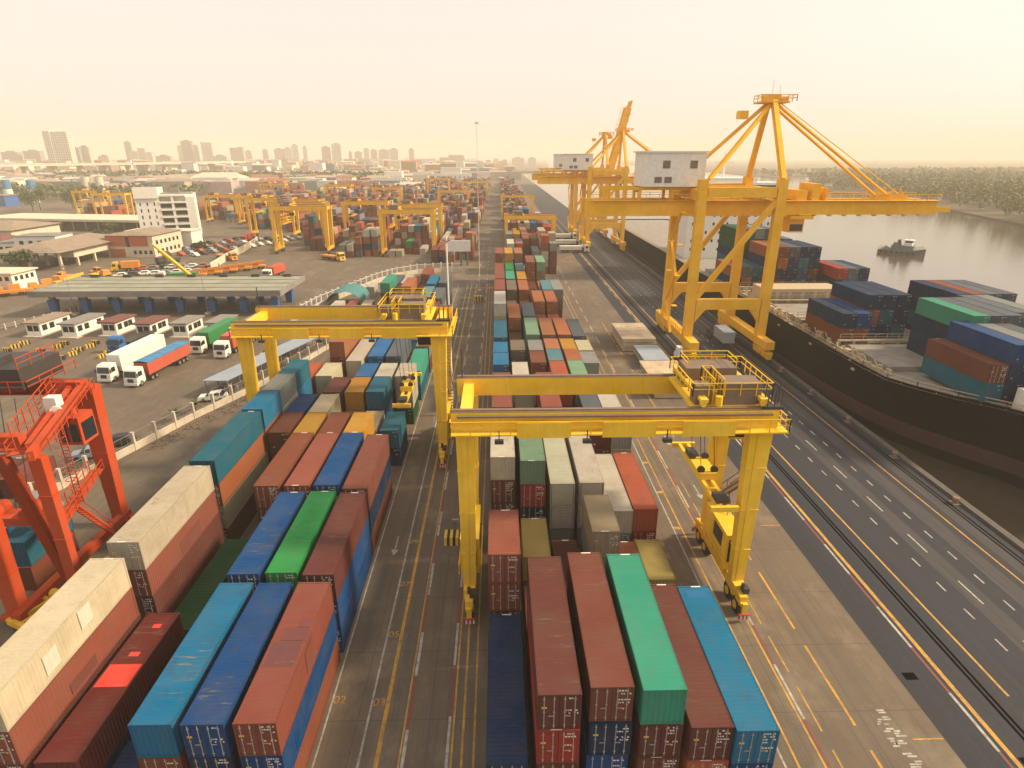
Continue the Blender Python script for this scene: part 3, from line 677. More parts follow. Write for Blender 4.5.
# far yard gantries: one lighter prototype, copied with its parts
far = make_rtg('yel2', full=False, tx=-6, spz=12)
spots = [(-36.3,250,.86,'yellow gantry over white and grey boxes behind the curved white fence'),(-36.3,285,.84,'yellow gantry close behind the one at the curved fence'),
 (-81,258,.9,'nearest ochre gantry of the parked cluster beside the open apron'),(-84.5,268,.9,'second ochre gantry of the parked cluster beside the open apron'),(-89,281,.9,'third ochre gantry of the parked cluster beside the open apron'),(-95,296,.9,'rearmost ochre gantry of the parked cluster beside the open apron'),
 (-112,312,.9,'tall ochre gantry left of the parked cluster'),(-63,300,.85,'ochre gantry just right of the parked cluster'),
 (12.5,243,.78,'yellow gantry at the far end of the near gantry block, by the quay'),(-143,372,.78,'orange gantry beside red boxes right of the white office block'),(-168,385,.76,'orange gantry just right of the white office block'),
 (-238,392,.8,'rust red gantry left of the white office block'),(-268,420,.8,'rust red gantry beyond the long pale warehouse roof'),
 (12,390,.8,'hazy yellow gantry beyond the quayside stacks'),(-30,430,.85,'hazy yellow gantry over the far middle stacks'),(-82,470,.85,'hazy ochre gantry in the far middle yard'),(-130,520,.85,'hazy ochre gantry near the far warehouses'),(-20,560,.9,'faint yellow gantry deep in the far yard'),(-190,540,.85,'hazy orange gantry behind the white office block'),(-60,640,.9,'faintest yellow gantry at the back of the yard')]
for i,(x,yv,sc,lab) in enumerate(spots):
    o = far if i == 0 else copy_tree(far)
    o.location = (x,yv,0); o.scale = (sc, sc, sc*(1.1 if i<13 else 1.0)); tag(o, lab, 'gantry crane', 'far yard gantry cranes')

# red-orange crane at the lower left
oc = empty('yard_crane', (-38.5, 49.5, 0)); ox, oy = -38.5, 49.5
def w2(x,yv,z): return (x-ox, yv-oy, z)
A_, B_, C_ = (-41.6,57.3), (-35.6,42.0), (-42.0,42.8)
for (x,yv),wt,wb_ in ((A_,2.0,1.15),(B_,1.05,.8),(C_,1.9,1.15)):
    p = MB(); p.frustum(w2(x,yv,.9),w2(x,yv,16.4),wb_,wb_*.9,wt,wt*.7); p.box(x-ox-1,x-ox+1,yv-oy-.8,yv-oy+.8,.5,.95); lg = p.build('leg','ora',oc)
    p = MB()
    for z in (5,9,13): wz_ = (wb_+(wt-wb_)*(z-.9)/15.5)/2+.06; p.box(x-ox-wz_,x-ox+wz_,yv-oy-wz_*.8,yv-oy+wz_*.8,z,z+.08)
    p.build('leg_collar','ora',lg)
for x,yv in ((-60,56.5),(-60,43)):
    p = MB(); p.frustum(w2(x,yv,.9),w2(x,yv,16.4),1.3,1.2,2.2,1.5); p.box(x-ox-1,x-ox+1,yv-oy-.8,yv-oy+.8,.5,.95); p.build('leg','ora',oc)
p = MB(); p.beam(w2(-35.6,41.4,16.7),w2(-41.6,57.4,16.7),.5,.8); p.beam(w2(-36.9,43,16.7),w2(-42.6,57,16.7),.4,.6); 
for i in range(9): t_=i/8; p.beam(w2(-35.6-6*t_,41.4+16*t_,16.7),w2(-36.9-5.7*t_,43+14*t_,16.7),.25); p.build('top_tie','ora',oc); p = MB(); p.beam(w2(-36.0,42.1,4.5),w2(-38.6,42.3,16.3),.8,.7); p.build('diagonal_strut','ora',oc); p = MB(); p.beam(w2(-41.6,57.2,16.2),w2(-44.2,55.5,16.9),1.5,1.5); p.build('knee','ora',oc)
p = MB(); p.beam(w2(-41.2,58.0,1.2),w2(-41.2,41.5,1.2),.8,.8); p.beam(w2(-41.2,57.8,.9),w2(-37,54.5,.9),.4,.5); p.build('sill_beam','ora',oc)
for yv in (44.0,56.2):
    p = MB(); p.box(-64-ox, -41.0-ox if yv>50 else -38.0-ox, yv-oy-.4, yv-oy+.4, 16.2, 17.3); gr = p.build('girder','ora',oc)
    p = MB(); p.rail([w2(-64,yv-.9,16.4),w2(-41 if yv>50 else -38,yv-.9,16.4)]); p.box(-64-ox,(-41 if yv>50 else -38)-ox,yv-oy-1.0,yv-oy-.56,16.25,16.38); p.build('walkway','ora',gr)
p = MB(); p.beam(w2(-37.4,42.5,16.3),w2(-42.6,56,16.3),1.3,.1)
p.rail([w2(-38.0,42.2,16.3),w2(-43.2,56,16.3)]); p.rail([w2(-35.2,43,16.3),w2(-40.4,56.8,16.3)]); p.rail([w2(-37.2,42.2,17.9),w2(-41.6,53,17.9)]); p.build('upper_walkway','ora',oc)
p = MB(); p.beam(w2(-38.2,43.6,7.6),w2(-41.8,56,7.6),1.2,.1); p.rail([w2(-37.7,43.9,7.6),w2(-41.2,56.2,7.6)]); p.rail([w2(-38.8,43.4,7.6),w2(-42.4,55.8,7.6)]); p.build('middle_walkway','ora',oc)
p = MB()
for dx in (-.4,.4):
    p.beam(w2(-39.5+dx,49,7.6),w2(-39.8+dx,53.5,1.4),.08,.2); p.beam(w2(-39.5+dx,49,8.6),w2(-39.8+dx,53.5,2.4),.06)
for i in range(1,16): t_=i/16; p.cbox(-39.5-.3*t_-ox, 49+4.5*t_-oy, 7.6-6.2*t_, .8, .25, .04)
p.build('staircase','ora',oc)
p = MB(); 
for dx in (-.3,.3): p.beam(w2(-39.3+dx,49.6,7.6),w2(-39.3+dx,49.6,16.2),.07)
for i in range(24): p.beam(w2(-39.6,49.6,7.8+i*.35),w2(-39.0,49.6,7.8+i*.35),.05)
for i in range(9):
    z = 8.6+i*.85
    for a0,a1 in ((0,1),(1,2),(2,3),(3,4)):
        pa = [(-39.65,49.55),(-39.7,49.0),(-39.3,48.75),(-38.9,49.0),(-38.95,49.55)]
        p.beam(w2(*pa[a0],z),w2(*pa[a1],z),.05)
p.build('caged_ladder','ora',oc)
p = MB(); p.box(-40.6-ox,-38.6-ox,51-oy,53.2-oy,12.9,15.6); p.beam(w2(-39.6,52,15.6),w2(-39.6,52,16.3),.5); cb = p.build('cabin','ora',oc)
p = MB(); p.box(-40.4-ox,-39.8-ox,50.95-oy,51.4-oy,13.2,15.0); p.box(-38.65-ox,-38.55-ox,51.3-oy,53.0-oy,13.2,15.0); p.box(-39.5-ox,-38.8-ox,50.95-oy,51.4-oy,13.2,15.0); p.build('window','glass',cb)
p = MB(); p.box(-40.4-ox,-39.3-ox,50.0-oy,50.9-oy,16.5,18.0); p.tube(w2(-39.2,49.7,16.9),w2(-39.15,49.55,16.9),.5,n=16); p.build('air_conditioner','white',oc)
p = MB(); p.box(-50-ox,-43.4-ox,52-oy,57.4-oy,18.0,20.0); p.box(-49.5-ox,-46-ox,53-oy,55-oy,20.0,20.6); tr = p.build('trolley_housing','dark',oc)
p = MB(); p.rail([w2(-52,51.2,18),w2(-42.4,51.2,18),w2(-42.4,57.8,18)]); p.rail([w2(-43.4,52,19.9),w2(-43.4,57,19.9)]); p.build('trolley_handrail','ora',tr)
p = MB(); p.box(-50-ox,-42.5-ox,47.6-oy,49.4-oy,6.4,7.2)
for x in (-49.5,-46.2,-43): p.tube(w2(x,47.5,7.5),w2(x,49.5,7.5),.65,n=14)
p.build('spreader','ora',oc)
p = MB()
for x in (-49,-47.5,-44.5,-43.2): p.tube(w2(x,48.5,7.6),w2(x,50.5,17.8),.04,n=5,cap=False)
p.build('hoist_rope','dark',oc)
tag(oc, 'red orange yard crane with stairs and railed walkways at the lower left', 'gantry crane')

# ------------------------------------------------------------------ quay cranes
def make_sts():
    root = empty('quay_crane'); yf, yb, xl, xw = -8.2, 8.2, -7.4, 7.4   # local: x across the quay, y along it
    for x in (xl,xw):
        for yv in (yf,yb):
            p = MB(); p.frustum((x,yv,3.4),(x,yv,34.0),1.7,1.5,1.7,1.4); p.build('leg','yel2',root)
        p = MB(); p.box(x-.9,x+.9,-13.5,13.5,2.6,4.2); p.build('sill_beam','yel2',root)
        p = MB(); p.box(x-.8,x+.8,yf,yb,30.4,32.2); p.build('upper_tie','yel2',root)
        for s_ in (-1,1):
            p = MB(); yc = s_*10.5; p.box(x-.5,x+.5,yc-3.6,yc+3.6,1.5,2.2); p.frustum((x,yc,2.2),(x,yc,2.7),.8,3,.9,1.2)
            for d_ in (-2.8,-1.0,1.0,2.8): p.box(x-.4,x+.4,yc+d_-.7,yc+d_+.7,.8,1.5)
            bo = p.build('bogie','yel2',root)
            p = MB()
            for d_ in (-3.1,-2.4,-1.3,-.7,.7,1.3,2.4,3.1): p.tube((x-.2,yc+d_,.42),(x+.2,yc+d_,.42),.4,n=10)
            p.build('wheel','dark',bo)
    for yv in (yf,yb):
        p = MB(); p.box(xl+1,xw-1,yv-.7,yv+.7,9.6,11.6); 
        for s_ in (-1,1): p.add([(s_*6.4,yv-.6,9.6),(s_*4.4,yv-.6,9.6),(s_*6.4,yv-.6,7.0),(s_*6.4,yv+.6,9.6),(s_*4.4,yv+.6,9.6),(s_*6.4,yv+.6,7.0)],[(0,1,2),(5,4,3),(0,3,4,1),(1,4,5,2),(2,5,3,0)])
        p.build('portal_beam','yel2',root)
        p = MB(); p.beam((xl+.8,yv,11.6),(xw-.6,yv,30.2),.9,.9); p.build('diagonal_brace','yel2',root)
        p = MB(); p.box(xl+1,xw-1,yv-.6,yv+.6,30.8,32.6); p.build('cross_beam','yel2',root)
    for sy in (-1,1):
        p = MB(); p.box(-28.3,9.0,sy*2.6-.6,sy*2.6+.6,27.0,30.0)
        gi = p.build('girder','yel2',root)
        p = MB(); p.box(9.0,41.0,sy*2.6-.55,sy*2.6+.55,27.2,29.9); p.box(41.0,44.2,sy*2.6-.25,sy*2.6+.25,27.6,28.6)
        for i in range(10): p.box(11+i*3,11.4+i*3,sy*2.6-.6,sy*2.6+.6,26.9,27.2)
        bo = p.build('boom','yel2',root)
        p = MB(); p.rail([(-27,sy*3.9,30.0),(9,sy*3.9,30.0)],r=.05,step=2.5); p.box(-27,9,sy*3.55-.4,sy*3.55+.4,29.9,29.98); p.build('walkway','yel2',root); p = MB(); p.rail([(10,sy*3.9,29.9),(41,sy*3.9,29.9)],r=.05,step=2.5); p.box(10,41,sy*3.55-.4,sy*3.55+.4,29.8,29.88)
        p.build('walkway','yel2',bo)
        p = MB(); p.box(-25,7,sy*2.6-.35,sy*2.6+.35,31.8,32.4)
        for x in (-24,-18,-12,-4,2): p.box(x,x+.5,sy*2.6-.3,sy*2.6+.3,30.0,31.8)
        p.build('upper_chord','yel2',root)
        p = MB(); p.beam((xw,sy*8.2,34),(6.6,sy*1.3,47.6),.95,.95); p.build('mast_leg','yel2',root)
        p = MB(); p.beam((xl+1.2,sy*7.8,34),(6.2,sy*1.1,47.2),.65,.65); p.build('back_stay','yel2',root)
        p = MB(); p.tube((7.2,sy*1.0,47.2),(32.0,sy*2.4,30.2),.3,n=8); p.tube((7.2,sy*1.0,47.8),(34,sy*2.4,30.6),.10,n=6); p.build('fore_stay','yel2',root)
        p = MB(); p.box(31,34.9,sy*2.6-.4,sy*2.6+.4,29.9,30.9); p.beam((31.4,sy*2.6,30.9),(32.4,sy*2.6,32),.3); p.beam((34,sy*2.6,30.9),(33.4,sy*2.6,32),.3); p.build('stay_bracket','yel2',root)
    p = MB(); p.box(4.0,9.4,-1.9,1.9,47.3,47.6); p.box(5.2,7.8,-1.4,1.4,47.6,48.8); p.box(8.0,9.2,-1.5,1.5,47.6,48.2); hd = p.build('mast_head','yel2',root)
    p = MB(); p.rail([(4.0,-1.9,47.6),(10.6,-1.9,47.6),(10.6,1.9,47.6),(4.0,1.9,47.6),(4.0,-1.9,47.6)],r=.06); p.tube((6.6,0,49),(6.6,0,51.4),.05,n=5); p.tube((8.0,0,49),(8.0,0,50.4),.06,n=5); p.box(.6,2.2,-1,1,44.6,46.0); p.build('head_platform','yel2',hd)
    p = MB(); p.box(-17.6,-5.9,-4.2,4.2,32.5,38.6); p.box(-18,-5.5,-4.5,4.5,38.6,38.9); mh = p.build('machinery_house','white',root)
    p = MB()
    for x in (-13.4,-8.2): p.box(x-.7,x+.7,-4.26,-4.19,35.8,37.2)
    for x in (-14.8,-12.9): p.box(x-.7,x+.7,-4.26,-4.19,33.2,34.3)
    build_each(p,'window','brown',mh)
    p = MB(); p.box(13,16,-1.5,1.5,23.6,26.2); p.box(12.4,17,-3,3,26.3,27.0); cb = p.build('cabin','yel2',root); p = MB(); p.box(13.2,15.8,-1.55,-1.3,23.9,25.2); p.build('window','glass',cb)
    p = MB(); p.box(13,15,-3,3,29.9,31.8); p.box(16,17.5,-3,3,29.9,33.0); p.box(18.6,19,-3,3,29.9,32.2); p.box(5.8,6.6,-2.6,2.6,30,32); p.build('boom_hinge_gear','yel2',root)
    p = MB(); p.rail([(-8.6,-10.1,4.2),(-8.6,10.1,4.2)],r=.05)
    for z0,z1 in ((4.2,10),(10,16),(16,22),(22,28)):
        p.beam((-10.2,-6 if (z0//6)%2<1 else -1,z0),(-10.2,-1 if (z0//6)%2<1 else -6,z1),.5,.12); p.beam((-10.2,-6 if (z0//6)%2<1 else -1,z0+1),(-10.2,-1 if (z0//6)%2<1 else -6,z1+1),.08,.08); p.box(-10.6,-9.6,-7.2,-5.8,z1-.1,z1); p.box(-10.6,-9.6,-1.2,0,z1-.1,z1)
    p.build('stair_tower','yel2',root)
    p = MB(); p.cbox(-9.9,-12.2,2.2,.9,1.6,1.8); p.tube((-10.4,-11.2,1.2),(-9.5,-11.2,1.2),.7,n=12); p.build('cable_reel','white',root)
    return root
s1 = make_sts(); s1.location = (45.3,124,0)
tag(s1, 'big yellow quay crane with boom lowered over the container ship', 'quay crane', 'ship to shore cranes')
for yv, lab in ((268,'hazy yellow quay crane just beyond the big one, boom lowered'),(312,'faint yellow quay crane farthest along the quay, boom raised')):
    o = copy_tree(s1); o.location = (45.3,yv,0); tag(o, lab, 'quay crane', 'ship to shore cranes')
    if yv > 300:
        hinge = Matrix.Translation((9.2,0,28.5)) @ Matrix.Rotation(-R(76),4,'Y') @ Matrix.Translation((-9.2,0,-28.5))
        for ch in list(o.children):
            if ch.name.startswith('boom') and not ch.name.startswith('boom_'): ch.matrix_local = hinge
            elif ch.name.startswith(('fore_stay','stay_bracket')): bpy.data.objects.remove(ch)

# ------------------------------------------------------------------ container ship
ship = empty('container_ship', (73.5,120,0))
def sp(x,yv,z): return (x-73.5, yv-120, z)
# hull sections: (Y, half beam at deck, half beam at waterline, deck height)
SEC = [(58,.6,.2,7.9),(62,3.2,1.4,7.8),(66,5.6,3,7.8),(70,8.2,4.8,7.7),(74,11.6,7.5,7.6),(78,14.6,10,7.6),(82,16.4,12.2,7.5),(88,16.6,13.9,7.4),(96,16.6,15.2,7.3),(105,16.6,16.0,7.3),(114,16.6,16.4,7.3),(150,16.6,16.5,7.3),(280,16.6,16.4,7.3),(306,16.2,13,7.3),(322,15,9,7.3)]
ZS = [-4.5,-1.9,.3,1.4]
def hx(sec, z):
    yv,bd,bw,zd = sec; t_ = max(0,min(1,(z+1)/(zd+1))); return bw+(bd-bw)*t_**1.4
def shell(mb, zfun, rows):
    for s_ in (-1,1):
        vs = []; n = len(SEC)
        for sec in SEC:
            for r_ in range(rows): z = zfun(sec,r_); vs.append(sp(73.5+s_*hx(sec,z), sec[0], z))
        mb.add(vs, [(i*rows+r_, i*rows+r_+1, (i+1)*rows+r_+1, (i+1)*rows+r_) for i in range(n-1) for r_ in range(rows-1)])
p = MB(); shell(p, lambda s_,r_: .25+(s_[3]-.25)*r_/5, 6); 
e = SEC[-1]; p.add([sp(73.5-15,322,7.3),sp(73.5+15,322,7.3),sp(73.5+9,322,.3),sp(73.5-9,322,.3)],[(0,1,2,3)])
p.build('hull','hull',ship)
p = MB(); shell(p, lambda s_,r_: -2.0+2.25*r_, 2); p.build('boot_stripe','boot',ship)
p = MB(); shell(p, lambda s_,r_: -4.6+2.6*r_, 2); p.build('lower_hull','hull',ship)
p = MB(); vs = []
for sec in SEC: vs += [sp(73.5-sec[1]+.05,sec[0],sec[3]-.5), sp(73.5+sec[1]-.05,sec[0],sec[3]-.5)]
p.add(vs, [(2*i,2*i+1,2*i+3,2*i+2) for i in range(len(SEC)-1)]); p.build('deck','deck',ship)
p = MB()
for i in range(len(SEC)-1):
    a0, a1 = SEC[i], SEC[i+1]
    if a0[0] < 40: continue
    p.rail([sp(73.5-a0[1]+.25,a0[0],a0[3]-.45), sp(73.5-a1[1]+.25,a1[0],a1[3]-.45)], r=.05, step=2.2)
p.build('bulwark_rail','deckgear',ship)
for y0,y1 in ((71.9,83.9),(85.6,97.6),(98.2,112.6),(113.8,127.6),(143.6,157.6),(158.6,172.6)):
    x0_, x1_ = (65.0,82.0) if y0<72 else (59.8,87.2)
    p = MB(); p.box(x0_-73.5,x1_-73.5,y0-120,y1-120,6.8,7.76); hc = p.build('hatch_cover','deck',ship)
    p = MB(); 
    for j in range(8): x = x0_+.1+j*(x1_-x0_-.5)/7-73.5; p.box(x,x+.25,y0-120.02,y0-119.9,6.82,7.5)
    p.build('coaming_stay','deckgear',hc)
for yv in (97.6,113.2,128.4,142.6,158.1):
    p = MB(); 
    for x in [58.4+i*2.55 for i in range(12)]: p.box(x-73.65,x-73.35,yv-120.25,yv-119.75,6.9,8.3)
    p.box(58.2-73.5,86.8-73.5,yv-120.3,yv-119.7,8.3,8.5); p.rail([sp(58.3,yv-.25,8.5),sp(86.7,yv-.25,8.5)],r=.04,step=2); p.build('lashing_bridge','deckgear',ship)
rs = random.Random(5)
p = MB()
for i in range(75):
    yv = rs.uniform(84,142); x = rs.uniform(57.4+max(0,86-yv)*.6,59.4+max(0,86-yv)*.6); a_, b_2, c_ = rs.uniform(.2,.9), rs.uniform(.3,1.6), rs.uniform(.3,1.5)
    p.cbox(x-73.5, yv-120, 6.85+c_/2, a_, b_2, c_)
    if i % 3 == 0: p.tube(sp(x,yv,6.9),sp(x,yv+1.6,8.4),.09,n=6)
build_each(p,'deck_fitting','deckgear',ship)
p = MB()
for yv in (90,104,117,130): 
    p.m = 0; p.cbox(56.98-73.5, yv-120, 5.9, .25, .7, .35)
build_each(p,'mooring_port','deckgear',ship)
p = MB(); p.box(58.6-73.5,76-73.5,129.5-120,136-120,6.85,10.6); cgu = p.build('cell_guide_block','deckgear',ship)
p = MB()
for i in range(6): p.box(59.2+i*2.8-73.5,61.2+i*2.8-73.5,129.44-120,129.5-120,7.6,9.9)
build_each(p,'recess_shade','deck',cgu)  # flat plates on the face, shade of the openings put into their darker colour
p = MB(); p.box(66.6-73.5,68.6-73.5,68.6-120,70.4-120,7.3,10.2); p.box(67.2-73.5,67.5-73.5,69-120,69.3-120,10.2,14); p.build('fore_locker','white',ship)
# superstructure
p = MB(); p.box(60.5-73.5,88-73.5,196-120,212-120,6.8,27.5); p.box(57.5-73.5,89.5-73.5,197.5-120,206-120,27.5,30.2); p.box(66-73.5,82-73.5,198-120,210-120,30.2,31.5); p.box(69-73.5,77-73.5,212-120,222-120,6.8,30); sup = p.build('superstructure','white',ship)
p = MB()
for lv in range(7):
    for i in range(12):
        if rs.random() < .2: continue
        x = 62+i*2.2-73.5; p.box(x,x+.6,195.95-120,195.995-120,9.3+lv*2.65,10.2+lv*2.65)
p.box(58.5-73.5,88.5-73.5,197.44-120,197.495-120,28.2,29.4); p.build('window','glass',sup)
p = MB(); p.tube(sp(73,204,31.5),sp(73,204,39),.35,.2,n=8); p.beam(sp(70,204,36),sp(76,204,36),.25); p.build('radar_mast','white',ship)
tag(ship, 'black hulled container ship moored along the quay, red boot stripe', 'ship')
def deckstack(x, yv, ztop, colours, end='e', size=40, where=''):
    for i, c in enumerate(colours):
        lab = f'{c} container {["on top","second down","third down","fourth down"][i]} {where}'
        container(c, size, x, yv, ztop-CH-i*TIER, 'd' if end=='d' else end, c == 'pink', lab, 'containers on the ship deck')
G = 'of '
deckstack(64.7,71.7,12.82,['pink','teal'],'d',where='at the quay side of the nearest ship bay')
deckstack(67.2,71.6,15.5,['blue','navy','navy'],'d',where='second column of the nearest ship bay')
deckstack(69.8,70.0,15.5,['grey','blue','navy'],'d',where='third column of the nearest ship bay')
deckstack(72.3,70.0,15.5,['slate','navy'],'d',where='fourth column of the nearest ship bay')
deckstack(69.6,82.6,16.5,['mint','navy','navy','navy'],'d',where='quay side column of the second ship bay')
deckstack(72.1,82.6,16.5,['slate','blue','navy'],'d',where='second column of the second ship bay')
deckstack(74.7,82.7,16.5,['slate','navy'],'d',where='third column of the second ship bay')
deckstack(77.3,84.4,16.5,['slate','blue'],'d',where='fourth column of the second ship bay')
deckstack(79.9,84.4,16.5,['grey','navy'],'d',where='fifth column of the second ship bay')
deckstack(77.6,97.0,16.5,['navy','navy','teal','navy'],'d',where='quay side column of the back ship row')
deckstack(80.2,97.0,16.5,['rust brown','rust brown','navy'],'d',where='second column of the back ship row')
deckstack(82.8,97.0,16.5,['slate','blue'],'d',where='third column of the back ship row')
deckstack(85.4,97.0,16.5,['slate','blue','navy'],'d',where='fourth column of the back ship row')
deckstack(59.9,98.3,12.9,['navy','rust brown'],'d',where='quay side column beside the bare hatch')
deckstack(62.5,98.3,12.9,['blue','rust brown'],'d',where='second column beside the bare hatch')
for i,(c1,c2,c3) in enumerate((('navy','orange','blue'),('navy','teal','navy'),('navy','navy','teal'))):
    deckstack(65.4+i*2.55,101,15.5,[c1,c2,c3],'d',where=f'{ORD[i+3]} column beside the bare hatch')
for i,cs in enumerate((('orange','navy','brown','navy'),('rust brown','orange','navy','brown'),('slate','navy','navy','navy'),('navy','teal','blue','teal'),('navy','navy','brown','navy'))):
    deckstack(66.3+i*2.55,144.5,17.6,list(cs),'d',where=f'{ORD[i+1]} column of the middle ship bay')
for i,cs in enumerate((('orange','navy'),('slate','orange'),('teal','navy'))):
    deckstack(58.6+i*2.55,146,12.7,list(cs),'d',where=f'{ORD[i+1]} low quay side column of the middle bay')
for i,cs in enumerate((('red','navy'),('slate','teal'),('navy','navy'))):
    deckstack(80.8+i*2.55,139,13.4,list(cs),'d',where=f'{ORD[i+1]} river side column of the middle bay')
for i in range(6):
    deckstack(63.5+i*2.55,159.3,20.2 if i<4 else 17.6,['dark green' if i==0 else rs.choice(['slate','grey','teal','navy']),'dark green','navy','teal'],'e',where=f'{ORD[i+1]} column before the superstructure')

# tug on the river
tug = empty('tugboat', (182.3,271.0,-3.5), math.atan2(-12.2,12.9))
def hullsec(mb, secs, cols=None):
    vs = []
    for x,b0,b1,z0,z1 in secs: vs += [(x,-b0,z0),(x,-b1,z1),(x,b1,z1),(x,b0,z0)]
    n = len(secs); fs = []
    for i in range(n-1):
        for j in range(3): fs.append((4*i+j,4*i+j+1,4*i+j+5,4*i+j+4))
    fs += [(0,3,2,1),(4*n-4,4*n-3,4*n-2,4*n-1)]
    mb.add(vs, fs)
p = MB(); hullsec(p, [(-9,2.2,2.8,-.4,1.7),(-5,2.6,3.0,-.5,1.6),(2,2.6,3.0,-.5,1.8),(6,1.7,2.5,-.5,2.3),(9.3,.1,.3,-.4,3.0)]); hl = p.build('hull','tughull',tug)
p = MB(); p.box(-4,4.5,-1.9,1.9,1.7,3.9); p.box(-3.5,-1.5,-1.2,1.2,3.9,5.0); dh = p.build('deckhouse','tughull',tug)
p = MB(); p.box(.6,3.8,-1.5,1.5,3.9,5.1); p.box(.4,4.2,-1.8,1.8,6.2,6.45); p.box(.8,3.7,-1.35,1.35,5.1,6.2); wh_ = p.build('wheelhouse','white',tug)
p = MB(); p.box(.95,3.76,-1.41,1.41,5.25,6.0); p.build('window','glass',wh_)
p = MB(); p.tube((-1.2,0,3.9),(-1.6,0,6.3),.75,.65,n=12); p.build('funnel','dark',tug); p = MB(); p.box(-7.5,-4.2,-1.2,1.2,1.65,2.5); p.tube((-6,-1.4,2.6),(-6,1.4,2.6),.8,n=14); p.build('tow_winch','steel',tug); p = MB()
for i in range(7): p.tube((-7.5+i*2.1,-2.95,1.0),(-7.5+i*2.1,-3.15,1.0),.5,n=10)
build_each(p,'tyre_fender','tyre',tug)
p = MB(); p.tube((2.1,0,6.4),(2.1,0,10.6),.09,.05,n=6); p.beam((2.1,-.9,8.6),(2.1,.9,8.6),.08); p.build('mast','steel',tug)
p = MB()
for s_ in (-1,1): p.rail([(4.6,s_*2.3,2.2),(8.2,s_*.8,2.7)],r=.04); p.rail([(-9,s_*2.7,1.7),(-4.2,s_*2.9,1.65)],r=.04)
p.build('handrail','steel',tug)
tag(tug, 'grey green tugboat with white wheelhouse crossing the open river', 'tugboat')
bo = MB(); hullsec(bo, [(-2.5,.4,.7,-.1,.5),(0,.6,.9,-.1,.5),(2.6,.05,.1,-.1,.8)]); bo = bo.build('rowing_boat','brown'); bo.location = (*at(778,330,py=240).to_2d(),-3.5); bo.rotation_euler=(0,0,2.4)
tag(bo, 'tiny dark boat on the river beside the quay crane leg', 'boat')

# bollards along the quay edge
p = MB(); p.tube((0,0,0),(0,0,.55),.32,.24,n=12); p.tube((0,0,.55),(0,0,.8),.42,.36,n=12); p.box(-.5,.5,-.5,.5,0,.08); bm_ = p.mesh('mooring_bollard','brown')
for i in range(16):
    o = link('mooring_bollard', bm_); o.location = (53.2, 48+i*11.5, .012); tag(o,'squat brown mooring bollard standing on the quay edge beside the ship','bollard','bollards along the quay edge')
# hatch covers laid on the quay, low container trailer
def hatch_pile(x, yv, wx, wy, n, top, lab, n0=0):
    r_ = empty('hatch_cover_pile', (x,yv,0))
    for i in range(n):
        p = MB(); ox2 = rs.uniform(-.25,.25); z = .12+i*.95
        p.box(-wx/2+ox2,wx/2+ox2,-wy/2,wy/2,z+.55,z+.8)
        for j in range(7): xx = -wx/2+.2+j*(wx-.5)/6+ox2; p.box(xx,xx+.16,-wy/2+.15,wy/2-.15,z,z+.55)
        p.box(-wx/2+.1+ox2,wx/2-.1+ox2,-wy/2+.05,-wy/2+.2,z,z+.55)
        p.build('hatch_cover', top if i==n-1 else 'hatch', r_)
    tag(r_, lab, 'hatch covers', 'hatch covers stacked on the quay')
hatch_pile(29.0,124.5,7.0,12.6,3,'hatch','farthest beige hatch cover pile beside the crane leg')
hatch_pile(30.2,112,5.0,9.5,2,'bluegrey','blue grey topped hatch cover pile between the beige piles')
hatch_pile(29.4,98.3,7.0,11.6,3,'hatch','nearest beige hatch cover pile behind the near gantry')
def trailer_parts(root, L, wheels=((-.6),), mat='dark', y0=0.0):
    p = MB(); p.box(-.5,-.35,y0,y0+L,.95,1.2); p.box(.35,.5,y0,y0+L,.95,1.2)
    for i in range(7): p.box(-1.2,1.2,y0+.1+i*(L-.3)/6,y0+.22+i*(L-.3)/6,1.02,1.2)
    ch = p.build('chassis', mat, root)
    for yv in (y0+L-1.2,y0+L-2.45,y0+L-3.7):
        for s_ in (-1,1):
            p = MB(); p.tube((s_*.75,yv,.52),(s_*1.22,yv,.52),.52,n=14); wl = p.build('wheel','tyre',root)
            p = MB(); p.tube((s_*1.1,yv,.52),(s_*1.235,yv,.52),.27,n=10); p.build('rim','steel',wl)
